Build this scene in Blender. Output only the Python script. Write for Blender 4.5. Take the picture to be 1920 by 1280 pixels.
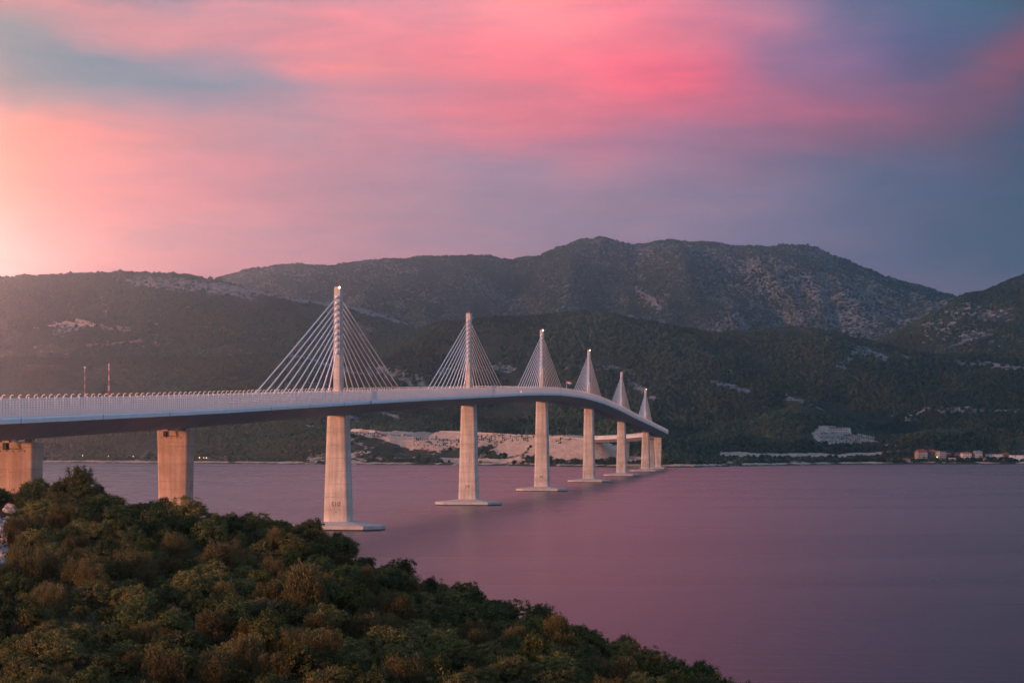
import bpy, math, random
import numpy as np
from mathutils import Vector, Matrix

random.seed(7)
RNG = np.random.default_rng(11)
for o in list(bpy.data.objects):
    bpy.data.objects.remove(o)
SC = bpy.context.scene
COL = SC.collection
R = math.radians

# ------------------------------------------------------------------ camera
F = 3807.0        # focal length in photo pixels (1920 wide)
CX, HY = 960.0, 828.0
CH = 31.3         # camera height above the water
cam_d = bpy.data.cameras.new('camera')
cam = bpy.data.objects.new('camera', cam_d)
COL.objects.link(cam)
cam.location = (0, 0, CH)
cam.rotation_euler = (R(90), 0, 0)
cam_d.sensor_width = 36.0
cam_d.lens = F / 1920 * 36
cam_d.shift_y = (HY - 640) / 1920
cam_d.clip_start = 1.0
cam_d.clip_end = 40000
SC.camera = cam

# ------------------------------------------------------------------ light
SUN_AZ, SUN_EL = -122.0, 5.5
sdir = Vector((math.sin(R(SUN_AZ)) * math.cos(R(SUN_EL)), math.cos(R(SUN_AZ)) * math.cos(R(SUN_EL)), math.sin(R(SUN_EL))))
sun_d = bpy.data.lights.new('sun', 'SUN')
sun_d.energy = 4.7
sun_d.color = (1.0, 0.39, 0.225)
sun_d.angle = R(5)
sun = bpy.data.objects.new('sun', sun_d)
COL.objects.link(sun)
sun.rotation_euler = (-sdir).to_track_quat('-Z', 'Y').to_euler()

SC.view_settings.view_transform = 'Standard'
SC.view_settings.look = 'None'
SC.view_settings.exposure = 0.0
SC.view_settings.gamma = 1.0
SC.view_settings.use_curve_mapping = False


class NT:
    """small helper to write node trees as expressions"""
    def __init__(self, tree):
        self.t = tree
        self.t.nodes.clear()

    def n(self, kind, **kw):
        nd = self.t.nodes.new(kind)
        for k, v in kw.items():
            setattr(nd, k, v)
        return nd

    def put(self, sock, v):
        if isinstance(v, bpy.types.NodeSocket):
            self.t.links.new(v, sock)
        elif v is not None:
            if hasattr(sock, 'default_value'):
                dv = sock.default_value
                if hasattr(dv, '__len__') and not hasattr(v, '__len__'):
                    v = [v] * len(dv)
                if hasattr(dv, '__len__') and len(dv) == 4 and len(v) == 3:
                    v = (*v, 1.0)
                sock.default_value = v

    def m(self, op, a, b=None, c=None, clamp=False):
        nd = self.n('ShaderNodeMath', operation=op, use_clamp=clamp)
        for s, v in zip(nd.inputs, (a, b, c)):
            self.put(s, v)
        return nd.outputs[0]

    def v(self, op, a, b=None, c=None):
        nd = self.n('ShaderNodeVectorMath', operation=op)
        for s, x in zip(nd.inputs, (a, b, c)):
            self.put(s, x)
        return nd.outputs[1] if op in ('DISTANCE', 'LENGTH', 'DOT_PRODUCT') else nd.outputs[0]

    def noise(self, vec, scale, detail=4, rough=0.55, dist=0.0, col=False):
        nd = self.n('ShaderNodeTexNoise')
        self.put(nd.inputs['Vector'], vec)
        nd.inputs['Scale'].default_value = scale
        nd.inputs['Detail'].default_value = detail
        nd.inputs['Roughness'].default_value = rough
        nd.inputs['Distortion'].default_value = dist
        return nd.outputs['Color'] if col else nd.outputs['Fac']

    def ramp(self, f, lo, hi, a=0.0, b=1.0, smooth=True):
        nd = self.n('ShaderNodeMapRange', interpolation_type='SMOOTHSTEP' if smooth else 'LINEAR')
        self.put(nd.inputs['Value'], f)
        for k, x in (('From Min', lo), ('From Max', hi), ('To Min', a), ('To Max', b)):
            self.put(nd.inputs[k], x)
        return nd.outputs[0]

    def mix(self, f, a, b):
        nd = self.n('ShaderNodeMix', data_type='RGBA')
        self.put(nd.inputs[0], f)
        self.put(nd.inputs[6], a)
        self.put(nd.inputs[7], b)
        return nd.outputs[2]

    def attr(self, name, kind='GEOMETRY'):
        nd = self.n('ShaderNodeAttribute', attribute_name=name, attribute_type=kind)
        return nd.outputs['Fac']

    def mapped(self, vec, scale, loc=(0, 0, 0), rot=(0, 0, 0)):
        nd = self.n('ShaderNodeMapping')
        self.put(nd.inputs['Vector'], vec)
        nd.inputs['Scale'].default_value = scale
        nd.inputs['Location'].default_value = loc
        nd.inputs['Rotation'].default_value = rot
        return nd.outputs[0]


def srgb(r, g, b):
    f = lambda c: (c / 255 / 12.92) if c / 255 <= 0.04045 else ((c / 255 + 0.055) / 1.055) ** 2.4
    return (f(r), f(g), f(b))


# ------------------------------------------------------------------ sky
W = bpy.data.worlds.new('World')
SC.world = W
W.use_nodes = True


# colours of the evening sky over the strait: rows of (photo height, [(photo column, r, g, b), ...])
SKY = [
    (-300, [(0, 146, 134, 140), (500, 190, 136, 144), (900, 226, 138, 144), (1200, 222, 126, 138), (1500, 166, 108, 126), (1920, 104, 90, 110)]),
    (0, [(0, 44, 126, 138), (200, 80, 130, 152), (400, 112, 142, 166), (600, 180, 150, 170), (750, 200, 154, 170), (900, 226, 154, 166), (1000, 255, 164, 166), (1100, 242, 150, 160),
         (1200, 240, 136, 156), (1280, 226, 144, 166), (1400, 190, 136, 160), (1500, 150, 125, 156), (1600, 110, 115, 146), (1700, 85, 110, 140), (1800, 70, 110, 136), (1920, 70, 95, 120)]),
    (42, [(0, 165, 142, 146), (150, 196, 140, 145), (350, 206, 150, 160), (500, 205, 150, 160), (640, 232, 150, 160), (800, 226, 148, 160), (940, 255, 160, 165), (1050, 255, 154, 160),
          (1180, 246, 135, 150), (1280, 222, 130, 150), (1400, 195, 135, 160), (1500, 150, 125, 156), (1600, 105, 110, 146), (1750, 80, 108, 140), (1850, 75, 105, 130), (1920, 80, 95, 120)]),
    (90, [(0, 76, 138, 142), (100, 126, 142, 150), (200, 190, 140, 150), (280, 206, 145, 150), (400, 200, 145, 158), (500, 210, 145, 155), (640, 226, 145, 155), (800, 226, 140, 155),
          (950, 255, 144, 155), (1050, 253, 138, 150), (1150, 246, 128, 145), (1280, 226, 130, 150), (1350, 186, 125, 155), (1450, 150, 120, 155), (1600, 104, 105, 146), (1750, 84, 105, 140),
          (1850, 100, 94, 124), (1920, 132, 88, 112)]),
    (130, [(0, 72, 130, 138), (150, 96, 136, 152), (280, 108, 138, 158), (400, 156, 146, 164), (480, 206, 148, 158), (580, 238, 145, 150), (650, 242, 150, 150), (800, 232, 142, 152),
           (950, 240, 138, 150), (1080, 246, 128, 145), (1170, 250, 116, 140), (1280, 226, 114, 140), (1350, 180, 118, 150), (1450, 150, 118, 155), (1560, 146, 115, 155), (1650, 104, 102, 146),
           (1750, 85, 98, 132), (1850, 130, 90, 114), (1920, 140, 88, 108)]),
    (175, [(0, 86, 126, 130), (150, 98, 136, 150), (300, 104, 138, 158), (450, 130, 146, 165), (550, 174, 148, 165), (640, 206, 145, 158), (800, 206, 140, 155), (950, 222, 135, 150),
           (1080, 234, 128, 145), (1200, 248, 120, 140), (1300, 242, 112, 136), (1380, 212, 116, 144), (1480, 166, 115, 145), (1600, 130, 108, 145), (1700, 98, 100, 138), (1800, 124, 92, 120),
           (1880, 138, 90, 112), (1920, 95, 85, 112)]),
    (222, [(0, 150, 136, 136), (120, 160, 142, 148), (300, 160, 142, 160), (450, 174, 148, 162), (600, 190, 145, 160), (750, 212, 145, 160), (850, 222, 138, 150), (1000, 228, 128, 145),
           (1100, 212, 128, 150), (1220, 202, 126, 152), (1320, 194, 118, 145), (1450, 184, 113, 140), (1580, 172, 106, 134), (1700, 144, 100, 128), (1800, 118, 92, 118), (1860, 104, 90, 118),
           (1920, 68, 85, 115)]),
    (268, [(0, 244, 148, 122), (120, 236, 142, 128), (300, 218, 145, 148), (450, 200, 145, 155), (550, 186, 150, 165), (700, 206, 145, 160), (850, 206, 140, 158), (1000, 206, 132, 152),
           (1100, 190, 130, 155), (1250, 172, 130, 160), (1400, 158, 118, 145), (1550, 150, 112, 140), (1700, 125, 102, 128), (1800, 115, 95, 118), (1860, 90, 90, 118), (1920, 70, 90, 118)]),
    (320, [(0, 255, 154, 124), (120, 248, 148, 130), (300, 222, 145, 150), (500, 205, 145, 160), (700, 195, 145, 162), (850, 174, 145, 166), (950, 164, 145, 170), (1020, 175, 143, 165),
           (1080, 198, 140, 160), (1180, 175, 138, 162), (1300, 158, 130, 158), (1450, 130, 120, 150), (1600, 108, 115, 146), (1750, 94, 105, 135), (1850, 98, 98, 125), (1920, 78, 95, 120)]),
    (380, [(0, 255, 168, 138), (120, 252, 156, 136), (250, 235, 148, 150), (400, 215, 148, 158), (600, 200, 148, 162), (800, 180, 148, 165), (1000, 165, 145, 168), (1150, 168, 143, 165),
           (1300, 150, 135, 162), (1450, 140, 130, 158), (1600, 108, 118, 148), (1750, 88, 105, 135), (1850, 85, 102, 130), (1920, 72, 100, 122)]),
    (450, [(0, 255, 192, 180), (120, 253, 175, 165), (250, 235, 158, 158), (400, 215, 155, 165), (600, 205, 152, 168), (800, 185, 150, 168), (1000, 172, 150, 172), (1200, 160, 145, 170),
           (1400, 145, 138, 168), (1600, 118, 122, 152), (1750, 98, 112, 140), (1920, 78, 102, 125)]),
    (530, [(0, 255, 212, 205), (120, 255, 190, 185), (250, 235, 168, 170), (400, 220, 160, 170), (700, 205, 158, 172), (1000, 185, 158, 178), (1300, 150, 140, 165), (1600, 120, 122, 150),
           (1800, 115, 120, 148), (1920, 100, 112, 138)]),
    (820, [(0, 255, 206, 196), (400, 220, 165, 172), (1000, 185, 158, 172), (1500, 140, 135, 155), (1920, 110, 115, 140)]),
]
SKY_GAIN = 1.28


def build_sky():
    t = NT(W.node_tree)
    tc = t.n('ShaderNodeTexCoord').outputs['Generated']
    d = t.v('NORMALIZE', tc)
    sep = t.n('ShaderNodeSeparateXYZ')
    t.put(sep.inputs[0], d)
    x, y, z = sep.outputs
    az = t.m('MULTIPLY', t.m('ARCTAN2', x, y), 57.2958)
    el = t.m('MULTIPLY', t.m('ARCSINE', z), 57.2958)
    # drifting cloud streaks: warp the directions with noise
    wn = t.n('ShaderNodeSeparateXYZ')
    t.put(wn.inputs[0], t.noise(t.mapped(d, (1, 1, 2.4)), 13.0, 4, 0.55, col=True))
    azw = t.m('MULTIPLY_ADD', t.m('SUBTRACT', wn.outputs[0], 0.5), 3.6, az)
    elw = t.m('MULTIPLY_ADD', t.m('SUBTRACT', wn.outputs[1], 0.5), 1.5, el)
    P0, P1 = -420.0, 2340.0
    fac = t.ramp(azw, (P0 - CX) * 0.01505, (P1 - CX) * 0.01505, 0, 1, smooth=False)
    col = None
    last = None
    for py, stops in SKY:
        nd = t.n('ShaderNodeValToRGB')
        cr = nd.color_ramp
        cr.interpolation = 'B_SPLINE'
        t.put(nd.inputs[0], fac)
        while len(cr.elements) < len(stops):
            cr.elements.new(0.5)
        for e, (px, r_, g_, b_) in zip(cr.elements, stops):
            e.position = (px - P0) / (P1 - P0)
            e.color = (*srgb(r_, g_, b_), 1)
        if col is None:
            col = nd.outputs[0]
        else:
            ea, eb = (HY - last) * 0.01505, (HY - py) * 0.01505
            col = t.mix(t.ramp(elw, ea, eb, 0, 1, smooth=False), col, nd.outputs[0])
        last = py
    gm = t.n('ShaderNodeGamma')
    t.put(gm.inputs[0], col)
    gm.inputs[1].default_value = 1.13
    col = gm.outputs[0]
    col = t.v('MULTIPLY', col, (SKY_GAIN * 1.15, SKY_GAIN * 1.03, SKY_GAIN * 0.98))
    # low left glow; its bright peak beyond view is added to light the haze
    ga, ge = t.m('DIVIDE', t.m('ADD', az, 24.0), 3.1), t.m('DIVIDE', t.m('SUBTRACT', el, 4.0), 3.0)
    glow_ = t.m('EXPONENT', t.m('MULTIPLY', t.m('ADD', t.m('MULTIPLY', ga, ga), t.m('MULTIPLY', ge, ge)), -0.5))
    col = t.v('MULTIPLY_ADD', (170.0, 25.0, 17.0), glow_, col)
    # the rest of the dome: the same dusk, pink cloud over slate blue, warm towards the sunset
    sky = t.n('ShaderNodeTexSky', sky_type='NISHITA')
    sky.sun_disc = False
    sky.sun_elevation = R(SUN_EL)
    sky.sun_rotation = R(SUN_AZ)
    sky.altitude = 30
    nish = t.v('MULTIPLY', sky.outputs[0], (0.03, 0.03, 0.03))
    slate = t.mix(t.ramp(el, 0, 60), srgb(150, 176, 204), srgb(120, 158, 204))
    cl_ = t.ramp(t.noise(t.mapped(d, (1, 1, 2.2)), 2.6, 5, 0.6, 0.3), 0.46, 0.70)
    base = t.mix(t.m('MULTIPLY', cl_, t.ramp(el, 12, 75, 0.75, 0.12)), slate, srgb(230, 130, 142))
    toward = t.v('DOT_PRODUCT', d, (math.sin(R(SUN_AZ)), math.cos(R(SUN_AZ)), 0.0))
    warm = t.m('MULTIPLY', t.ramp(toward, -0.1, 1.0), t.ramp(el, -5, 30, 0.8, 0.0))
    base = t.mix(warm, base, (1.5, 0.85, 0.6))
    base = t.v('ADD', base, nish)
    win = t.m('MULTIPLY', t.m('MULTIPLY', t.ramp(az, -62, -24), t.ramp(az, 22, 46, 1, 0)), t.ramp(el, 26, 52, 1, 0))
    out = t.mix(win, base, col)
    st = t.noise(t.mapped(d, (1, 1, 6.0), rot=(0, R(4), 0)), 16, 6, 0.62, 0.5)
    out = t.v('MULTIPLY', out, t.mix(t.ramp(st, 0.32, 0.68), (0.90, 0.965, 1.0), (1.09, 1.01, 1.0)))
    wisp = t.ramp(t.noise(t.mapped(d, (1, 1, 4.0)), 22, 5, 0.6, 0.3), 0.3, 0.7, 0.965, 1.035)
    out = t.v('MULTIPLY', out, wisp)
    bg = t.n('ShaderNodeBackground')
    t.put(bg.inputs[0], out)
    bg.inputs[1].default_value = 1.0
    wo = t.n('ShaderNodeOutputWorld')
    t.t.links.new(bg.outputs[0], wo.inputs[0])


build_sky()
SC.render.engine = 'CYCLES'
cy = SC.cycles
cy.use_denoising = True
try:
    cy.denoiser = 'OPENIMAGEDENOISE'
except Exception:
    pass
cy.max_bounces = 6
cy.diffuse_bounces = 2
cy.glossy_bounces = 2
cy.transmission_bounces = 2
cy.volume_bounces = 0
cy.transparent_max_bounces = 8
cy.caustics_reflective = False
cy.caustics_refractive = False
cy.sample_clamp_indirect = 4.0

# ------------------------------------------------------------------ helpers


def tag(o, label=None, cat=None, group=None, kind=None):
    if label: o['label'] = label
    if cat: o['category'] = cat
    if group: o['group'] = group
    if kind: o['kind'] = kind
    return o


def empty(name, loc=(0, 0, 0), rz=0, parent=None):
    o = bpy.data.objects.new(name, None)
    COL.objects.link(o)
    o.location = loc
    o.rotation_euler = (0, 0, rz)
    o.empty_display_size = 0.5
    if parent: o.parent = parent
    return o


class MB:
    def __init__(self):
        self.v, self.f = [], []

    def add(self, vs, fs):
        b = len(self.v)
        self.v += [tuple(p) for p in vs]
        self.f += [tuple(i + b for i in f) for f in fs]
        return self

    def box(self, c, s, M=None):
        x, y, z = [q / 2 for q in s]
        vs = [Vector((c[0] + i * x, c[1] + j * y, c[2] + k * z)) for i in (-1, 1) for j in (-1, 1) for k in (-1, 1)]
        if M is not None: vs = [M @ p for p in vs]
        return self.add(vs, [(0, 1, 3, 2), (4, 6, 7, 5), (0, 4, 5, 1), (2, 3, 7, 6), (0, 2, 6, 4), (1, 5, 7, 3)])

    def tube(self, pts, rad, n=6, cap=True):
        pts = [Vector(p) for p in pts]
        if not hasattr(rad, '__len__'): rad = [rad] * len(pts)
        rings = []
        for i, p in enumerate(pts):
            d = (pts[min(i + 1, len(pts) - 1)] - pts[max(i - 1, 0)]).normalized()
            a = d.cross(Vector((0, 0, 1)))
            if a.length < 1e-3: a = d.cross(Vector((0, 1, 0)))
            a.normalize()
            b = d.cross(a)
            rings.append([p + (a * math.cos(2 * math.pi * k / n) + b * math.sin(2 * math.pi * k / n)) * rad[i] for k in range(n)])
        return self.loft(rings, cap)

    def loft(self, rings, cap=True, closed=True):
        n = len(rings[0])
        vs = [p for r in rings for p in r]
        fs = []
        for i in range(len(rings) - 1):
            for k in range(n if closed else n - 1):
                a, b = i * n + k, i * n + (k + 1) % n
                fs.append((a, b, b + n, a + n))
        if cap and closed:
            fs.append(tuple(range(n))[::-1])
            fs.append(tuple((len(rings) - 1) * n + k for k in range(n)))
        return self.add(vs, fs)

    def mesh(self, name, mat=None, smooth=False):
        me = bpy.data.meshes.new(name)
        me.from_pydata(self.v, [], self.f)
        if mat: me.materials.append(mat)
        if smooth:
            me.polygons.foreach_set('use_smooth', [True] * len(me.polygons))
        me.validate()
        me.update()
        return me

    def build(self, name, mat, parent=None, smooth=False, loc=None):
        return link(name, self.mesh(name, mat, smooth), parent, loc)


def link(name, me, parent=None, loc=None, rot=None, scale=None):
    o = bpy.data.objects.new(name, me)
    COL.objects.link(o)
    if parent: o.parent = parent
    if loc is not None: o.location = loc
    if rot is not None: o.rotation_euler = rot
    if scale is not None: o.scale = scale if hasattr(scale, '__len__') else (scale,) * 3
    return o


def grid_mesh(name, X, Y, Z, mat, attrs=None, smooth=True):
    """X, Y, Z 2-D arrays -> quad grid mesh"""
    r, c = X.shape
    me = bpy.data.meshes.new(name)
    co = np.stack([X, Y, Z], -1).reshape(-1, 3).astype(np.float32)
    idx = np.arange(r * c).reshape(r, c)
    q = np.stack([idx[:-1, :-1], idx[:-1, 1:], idx[1:, 1:], idx[1:, :-1]], -1).reshape(-1, 4)
    me.vertices.add(len(co))
    me.vertices.foreach_set('co', co.ravel())
    me.loops.add(q.size)
    me.loops.foreach_set('vertex_index', q.ravel().astype(np.int32))
    me.polygons.add(len(q))
    me.polygons.foreach_set('loop_start', np.arange(0, q.size, 4, dtype=np.int32))
    me.polygons.foreach_set('loop_total', np.full(len(q), 4, np.int32))
    me.polygons.foreach_set('use_smooth', np.full(len(q), smooth))
    for k, a in (attrs or {}).items():
        at = me.attributes.new(k, 'FLOAT', 'POINT')
        at.data.foreach_set('value', a.reshape(-1).astype(np.float32))
    me.materials.append(mat)
    me.update()
    return me


def quads_mesh(name, V, attrs=None, mat=None):
    """V: (n,4,3) loose quads; attrs: face arrays"""
    n = len(V)
    me = bpy.data.meshes.new(name)
    me.vertices.add(n * 4)
    me.vertices.foreach_set('co', V.reshape(-1).astype(np.float32))
    me.loops.add(n * 4)
    me.loops.foreach_set('vertex_index', np.arange(n * 4, dtype=np.int32))
    me.polygons.add(n)
    me.polygons.foreach_set('loop_start', np.arange(0, n * 4, 4, dtype=np.int32))
    me.polygons.foreach_set('loop_total', np.full(n, 4, np.int32))
    for k, a in (attrs or {}).items():
        at = me.attributes.new(k, 'FLOAT', 'FACE')
        at.data.foreach_set('value', a.astype(np.float32))
    if mat: me.materials.append(mat)
    me.update()
    return me


def hash2(ix, iy, seed):
    h = (ix.astype(np.int64) * 374761393 + iy.astype(np.int64) * 668265263 + seed * 982451653) & 0xFFFFFFFF
    h = ((h ^ (h >> 13)) * 1274126177) & 0xFFFFFFFF
    return ((h ^ (h >> 16)) & 0xFFFF) / 65535.0


def vnoise(x, y, seed=0):
    ix, iy = np.floor(x), np.floor(y)
    fx, fy = x - ix, y - iy
    fx, fy = fx * fx * (3 - 2 * fx), fy * fy * (3 - 2 * fy)
    a, b = hash2(ix, iy, seed), hash2(ix + 1, iy, seed)
    c, d = hash2(ix, iy + 1, seed), hash2(ix + 1, iy + 1, seed)
    return (a * (1 - fx) + b * fx) * (1 - fy) + (c * (1 - fx) + d * fx) * fy


def fbm(x, y, wave, octs=4, gain=0.5, seed=0):
    s, a, n = 0, 1.0, 0
    for o in range(octs):
        s = s + a * (vnoise(x / wave + o * 17.3, y / wave - o * 9.1, seed + o) - 0.5)
        n += a
        a *= gain
        wave = wave / 2.03
    return s / n * 2       # about -1..1


def tab(points):
    p = np.array(points, float)
    return lambda q: np.interp(q, p[:, 0], p[:, 1])


def at(px, py, Y):
    """photo pixel and distance -> the place it stands for"""
    return Vector(((px - CX) / F * Y, Y, CH - (py - HY) / F * Y))


# ------------------------------------------------------------------ materials
def mat(name, fn, disp=False):
    m = bpy.data.materials.new(name)
    m.use_nodes = True
    t = NT(m.node_tree)
    out = t.n('ShaderNodeOutputMaterial')
    fn(t, out)
    return m


def pbsdf(t, out, color, rough=0.8, bump=None, bstr=0.3, bdist=0.05, metallic=0.0, spec=0.3, emit=None, estr=0):
    b = t.n('ShaderNodeBsdfPrincipled')
    t.put(b.inputs['Base Color'], color)
    t.put(b.inputs['Roughness'], rough)
    b.inputs['Metallic'].default_value = metallic
    t.put(b.inputs['Specular IOR Level'], spec)
    if emit is not None:
        t.put(b.inputs['Emission Color'], emit)
        b.inputs['Emission Strength'].default_value = estr
    if bump is not None:
        bn = t.n('ShaderNodeBump')
        bn.inputs['Strength'].default_value = bstr
        bn.inputs['Distance'].default_value = bdist
        t.put(bn.inputs['Height'], bump)
        t.t.links.new(bn.outputs[0], b.inputs['Normal'])
    t.t.links.new(b.outputs[0], out.inputs[0])
    return b


def simple(name, color, rough=0.7, var=0.15, scale=1.5, metallic=0.0, spec=0.3):
    def fn(t, out):
        tc = t.n('ShaderNodeTexCoord').outputs['Object']
        n = t.noise(tc, scale, 5, 0.6)
        c = t.v('MULTIPLY', color, t.ramp(n, 0.25, 0.75, 1 - var, 1 + var))
        pbsdf(t, out, c, rough, n, 0.15, 0.02, metallic, spec)
    return mat(name, fn)


def glow(name, color, strength):
    def fn(t, out):
        pbsdf(t, out, color, 0.4, emit=color, estr=strength)
    return mat(name, fn)


def concrete_fn(t, out, lo=(0.52, 0.45, 0.40), hi=(0.66, 0.575, 0.52), rs=0.5):
    geo = t.n('ShaderNodeNewGeometry').outputs['Position']
    sx = t.n('ShaderNodeSeparateXYZ')
    t.put(sx.inputs[0], geo)
    zz = sx.outputs[2]
    big = t.noise(geo, 0.16, 5, 0.6)
    fine = t.noise(geo, 1.6, 5, 0.65)
    streak = t.noise(t.mapped(geo, (0.9, 0.9, 0.045)), 1.0, 5, 0.6)
    rust = t.ramp(t.noise(t.mapped(geo, (0.55, 0.55, 0.03), (3, 7, 1)), 1.0, 4, 0.6), 0.62, 0.78)
    lift = t.noise(t.mapped(geo, (0, 0, 0.218)), 1.0, 0)       # tone of each pour
    c = t.mix(t.ramp(big, 0.3, 0.7), lo, hi)
    c = t.v('MULTIPLY', c, t.ramp(streak, 0.3, 0.7, 0.76, 1.12))
    c = t.v('MULTIPLY', c, t.ramp(fine, 0.25, 0.75, 0.9, 1.08))
    c = t.v('MULTIPLY', c, t.ramp(lift, 0.3, 0.7, 0.9, 1.08))
    ph = t.m('FRACT', t.m('DIVIDE', t.m('SUBTRACT', zz, 2.6), 4.6))
    jn = t.m('MAXIMUM', t.ramp(ph, 0.035, 0.0), t.ramp(ph, 0.93, 1.0))
    c = t.v('MULTIPLY', c, t.ramp(t.m('MULTIPLY', jn, t.ramp(big, 0.3, 0.6)), 0, 1, 1.0, 0.72))
    c = t.mix(t.m('MULTIPLY', rust, rs), c, (0.34, 0.17, 0.09))
    pbsdf(t, out, c, 0.85, fine, 0.3, 0.05)


M = {}
M['concrete'] = mat('concrete', concrete_fn)
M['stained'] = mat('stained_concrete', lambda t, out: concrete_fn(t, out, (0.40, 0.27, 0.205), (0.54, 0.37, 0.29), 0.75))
M['cap'] = simple('cap_concrete', (0.50, 0.45, 0.42), 0.85, 0.14, 0.5)
M['skirt'] = simple('dark_concrete', (0.035, 0.035, 0.035), 0.35, 0.3, 0.6)
M['steel'] = simple('white_steel', (0.86, 0.87, 0.88), 0.35, 0.05, 0.25, spec=0.4)
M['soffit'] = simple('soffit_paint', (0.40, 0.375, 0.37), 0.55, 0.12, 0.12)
M['seam'] = simple('seam_steel', (0.33, 0.32, 0.31), 0.6, 0.1)
M['seamdark'] = simple('seam_dark', (0.16, 0.155, 0.15), 0.6, 0.1)
M['barrier'] = simple('barrier_steel', (0.82, 0.77, 0.75), 0.5, 0.06)
M['asphalt'] = simple('asphalt', (0.05, 0.05, 0.05), 0.9, 0.2)
M['cable'] = simple('cable_sheath', (0.84, 0.84, 0.84), 0.35, 0.04, spec=0.5)
M['paint_dark'] = simple('dark_paint', (0.035, 0.03, 0.03), 0.6, 0.1)
M['black'] = simple('black_metal', (0.02, 0.02, 0.02), 0.5, 0.2)
M['beacon'] = glow('beacon_light', (1.0, 0.84, 0.6), 9.0)
M['lampglow'] = glow('shore_lamp_light', (1.0, 0.8, 0.5), 9.0)
M['redlamp'] = glow('red_lamp_light', (1.0, 0.1, 0.05), 6.0)
M['red'] = simple('red_paint', (0.5, 0.04, 0.04), 0.5, 0.1)
M['white'] = simple('white_paint', (0.75, 0.74, 0.72), 0.5, 0.06)
M['blue'] = simple('blue_paint', (0.05, 0.2, 0.5), 0.5, 0.1)
M['plaster'] = simple('white_plaster', (0.68, 0.65, 0.62), 0.85, 0.08, 0.3)
M['cream'] = simple('cream_plaster', (0.55, 0.42, 0.33), 0.85, 0.1, 0.3)
M['ochre'] = simple('ochre_plaster', (0.36, 0.28, 0.21), 0.85, 0.1, 0.3)
M['brownwall'] = simple('brown_plaster', (0.20, 0.13, 0.11), 0.85, 0.1, 0.3)
M['tile'] = simple('red_roof_tile', (0.32, 0.07, 0.045), 0.8, 0.25, 0.6)
M['greyroof'] = simple('grey_roof', (0.25, 0.26, 0.28), 0.7, 0.1)
M['glass'] = simple('window_glass', (0.02, 0.025, 0.03), 0.12, 0.1, spec=0.5)
M['bark'] = simple('bark', (0.07, 0.05, 0.035), 0.9, 0.3, 6)


def foliage(name, dark, light, tip, transl=0.3):
    def fn(t, out):
        tint = t.attr('tint')
        oi = t.n('ShaderNodeObjectInfo').outputs['Random']
        c = t.mix(tint, dark, light)
        c = t.mix(t.m('MULTIPLY', t.ramp(tint, 0.75, 1.0), 0.7), c, tip)
        c = t.v('MULTIPLY', c, t.ramp(oi, 0, 1, 0.65, 1.3, smooth=False))
        di = t.n('ShaderNodeBsdfDiffuse')
        t.put(di.inputs[0], c)
        tr = t.n('ShaderNodeBsdfTranslucent')
        t.put(tr.inputs[0], c)
        gl = t.n('ShaderNodeBsdfGlossy')
        gl.inputs['Roughness'].default_value = 0.45
        t.put(gl.inputs[0], (0.5, 0.5, 0.5))
        mx = t.n('ShaderNodeMixShader')
        mx.inputs[0].default_value = transl
        t.t.links.new(di.outputs[0], mx.inputs[1])
        t.t.links.new(tr.outputs[0], mx.inputs[2])
        mg = t.n('ShaderNodeMixShader')
        mg.inputs[0].default_value = 0.03
        t.t.links.new(mx.outputs[0], mg.inputs[1])
        t.t.links.new(gl.outputs[0], mg.inputs[2])
        t.t.links.new(mg.outputs[0], out.inputs[0])
    return mat(name, fn)


M['juniper'] = foliage('juniper_leaves', (0.070, 0.064, 0.024), (0.148, 0.122, 0.044), (0.23, 0.175, 0.066))
M['oak'] = foliage('oak_leaves', (0.036, 0.050, 0.015), (0.098, 0.118, 0.032), (0.22, 0.20, 0.065))
M['mastic'] = foliage('mastic_leaves', (0.070, 0.072, 0.020), (0.190, 0.172, 0.050), (0.42, 0.33, 0.115))
M['laurel'] = foliage('laurel_leaves', (0.045, 0.055, 0.012), (0.12, 0.12, 0.022), (0.22, 0.18, 0.035))
M['grass'] = foliage('dry_grass', (0.06, 0.05, 0.02), (0.12, 0.09, 0.035), (0.16, 0.12, 0.05))

# ------------------------------------------------------------------ line of the bridge and its road
B0 = Vector((-61.8, 723.4))
BDIR = Vector((40.45, 282.1)).normalized()
BH = math.atan2(BDIR.x, BDIR.y)           # heading from +Y towards +X
S_ARC, R_ARC = 1600.0, 470.0
S_ARC2 = S_ARC + R_ARC * R(36.2)
prof = np.array([(-520, 31.6), (-405, 33.9), (-297.5, 36.8), (-189.5, 39.8), (0, 45.9), (142, 50.2), (285, 54.4), (430, 58.7), (570, 61.9), (712, 63.1),
                 (855, 61.9), (995, 58.6), (1140, 54.3), (1282, 50.4), (1425, 46.4), (1520, 43.7), (1614, 41.2), (1722, 38.4), (1830, 36.2),
                 (1914, 34.8), (2000, 36.6), (2150, 41.2), (2330, 46.6), (2420, 47.0)])


def smooth_prof():
    s = np.arange(-560, 2420, 5.0)
    z = np.interp(s, prof[:, 0], prof[:, 1])
    k = np.exp(-(np.arange(-20, 21) * 5 / 45.0) ** 2)
    zp = np.pad(z, 20, mode='reflect', reflect_type='odd')
    return s, np.convolve(zp, k / k.sum(), 'valid')


PS, PZ = smooth_prof()


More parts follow.
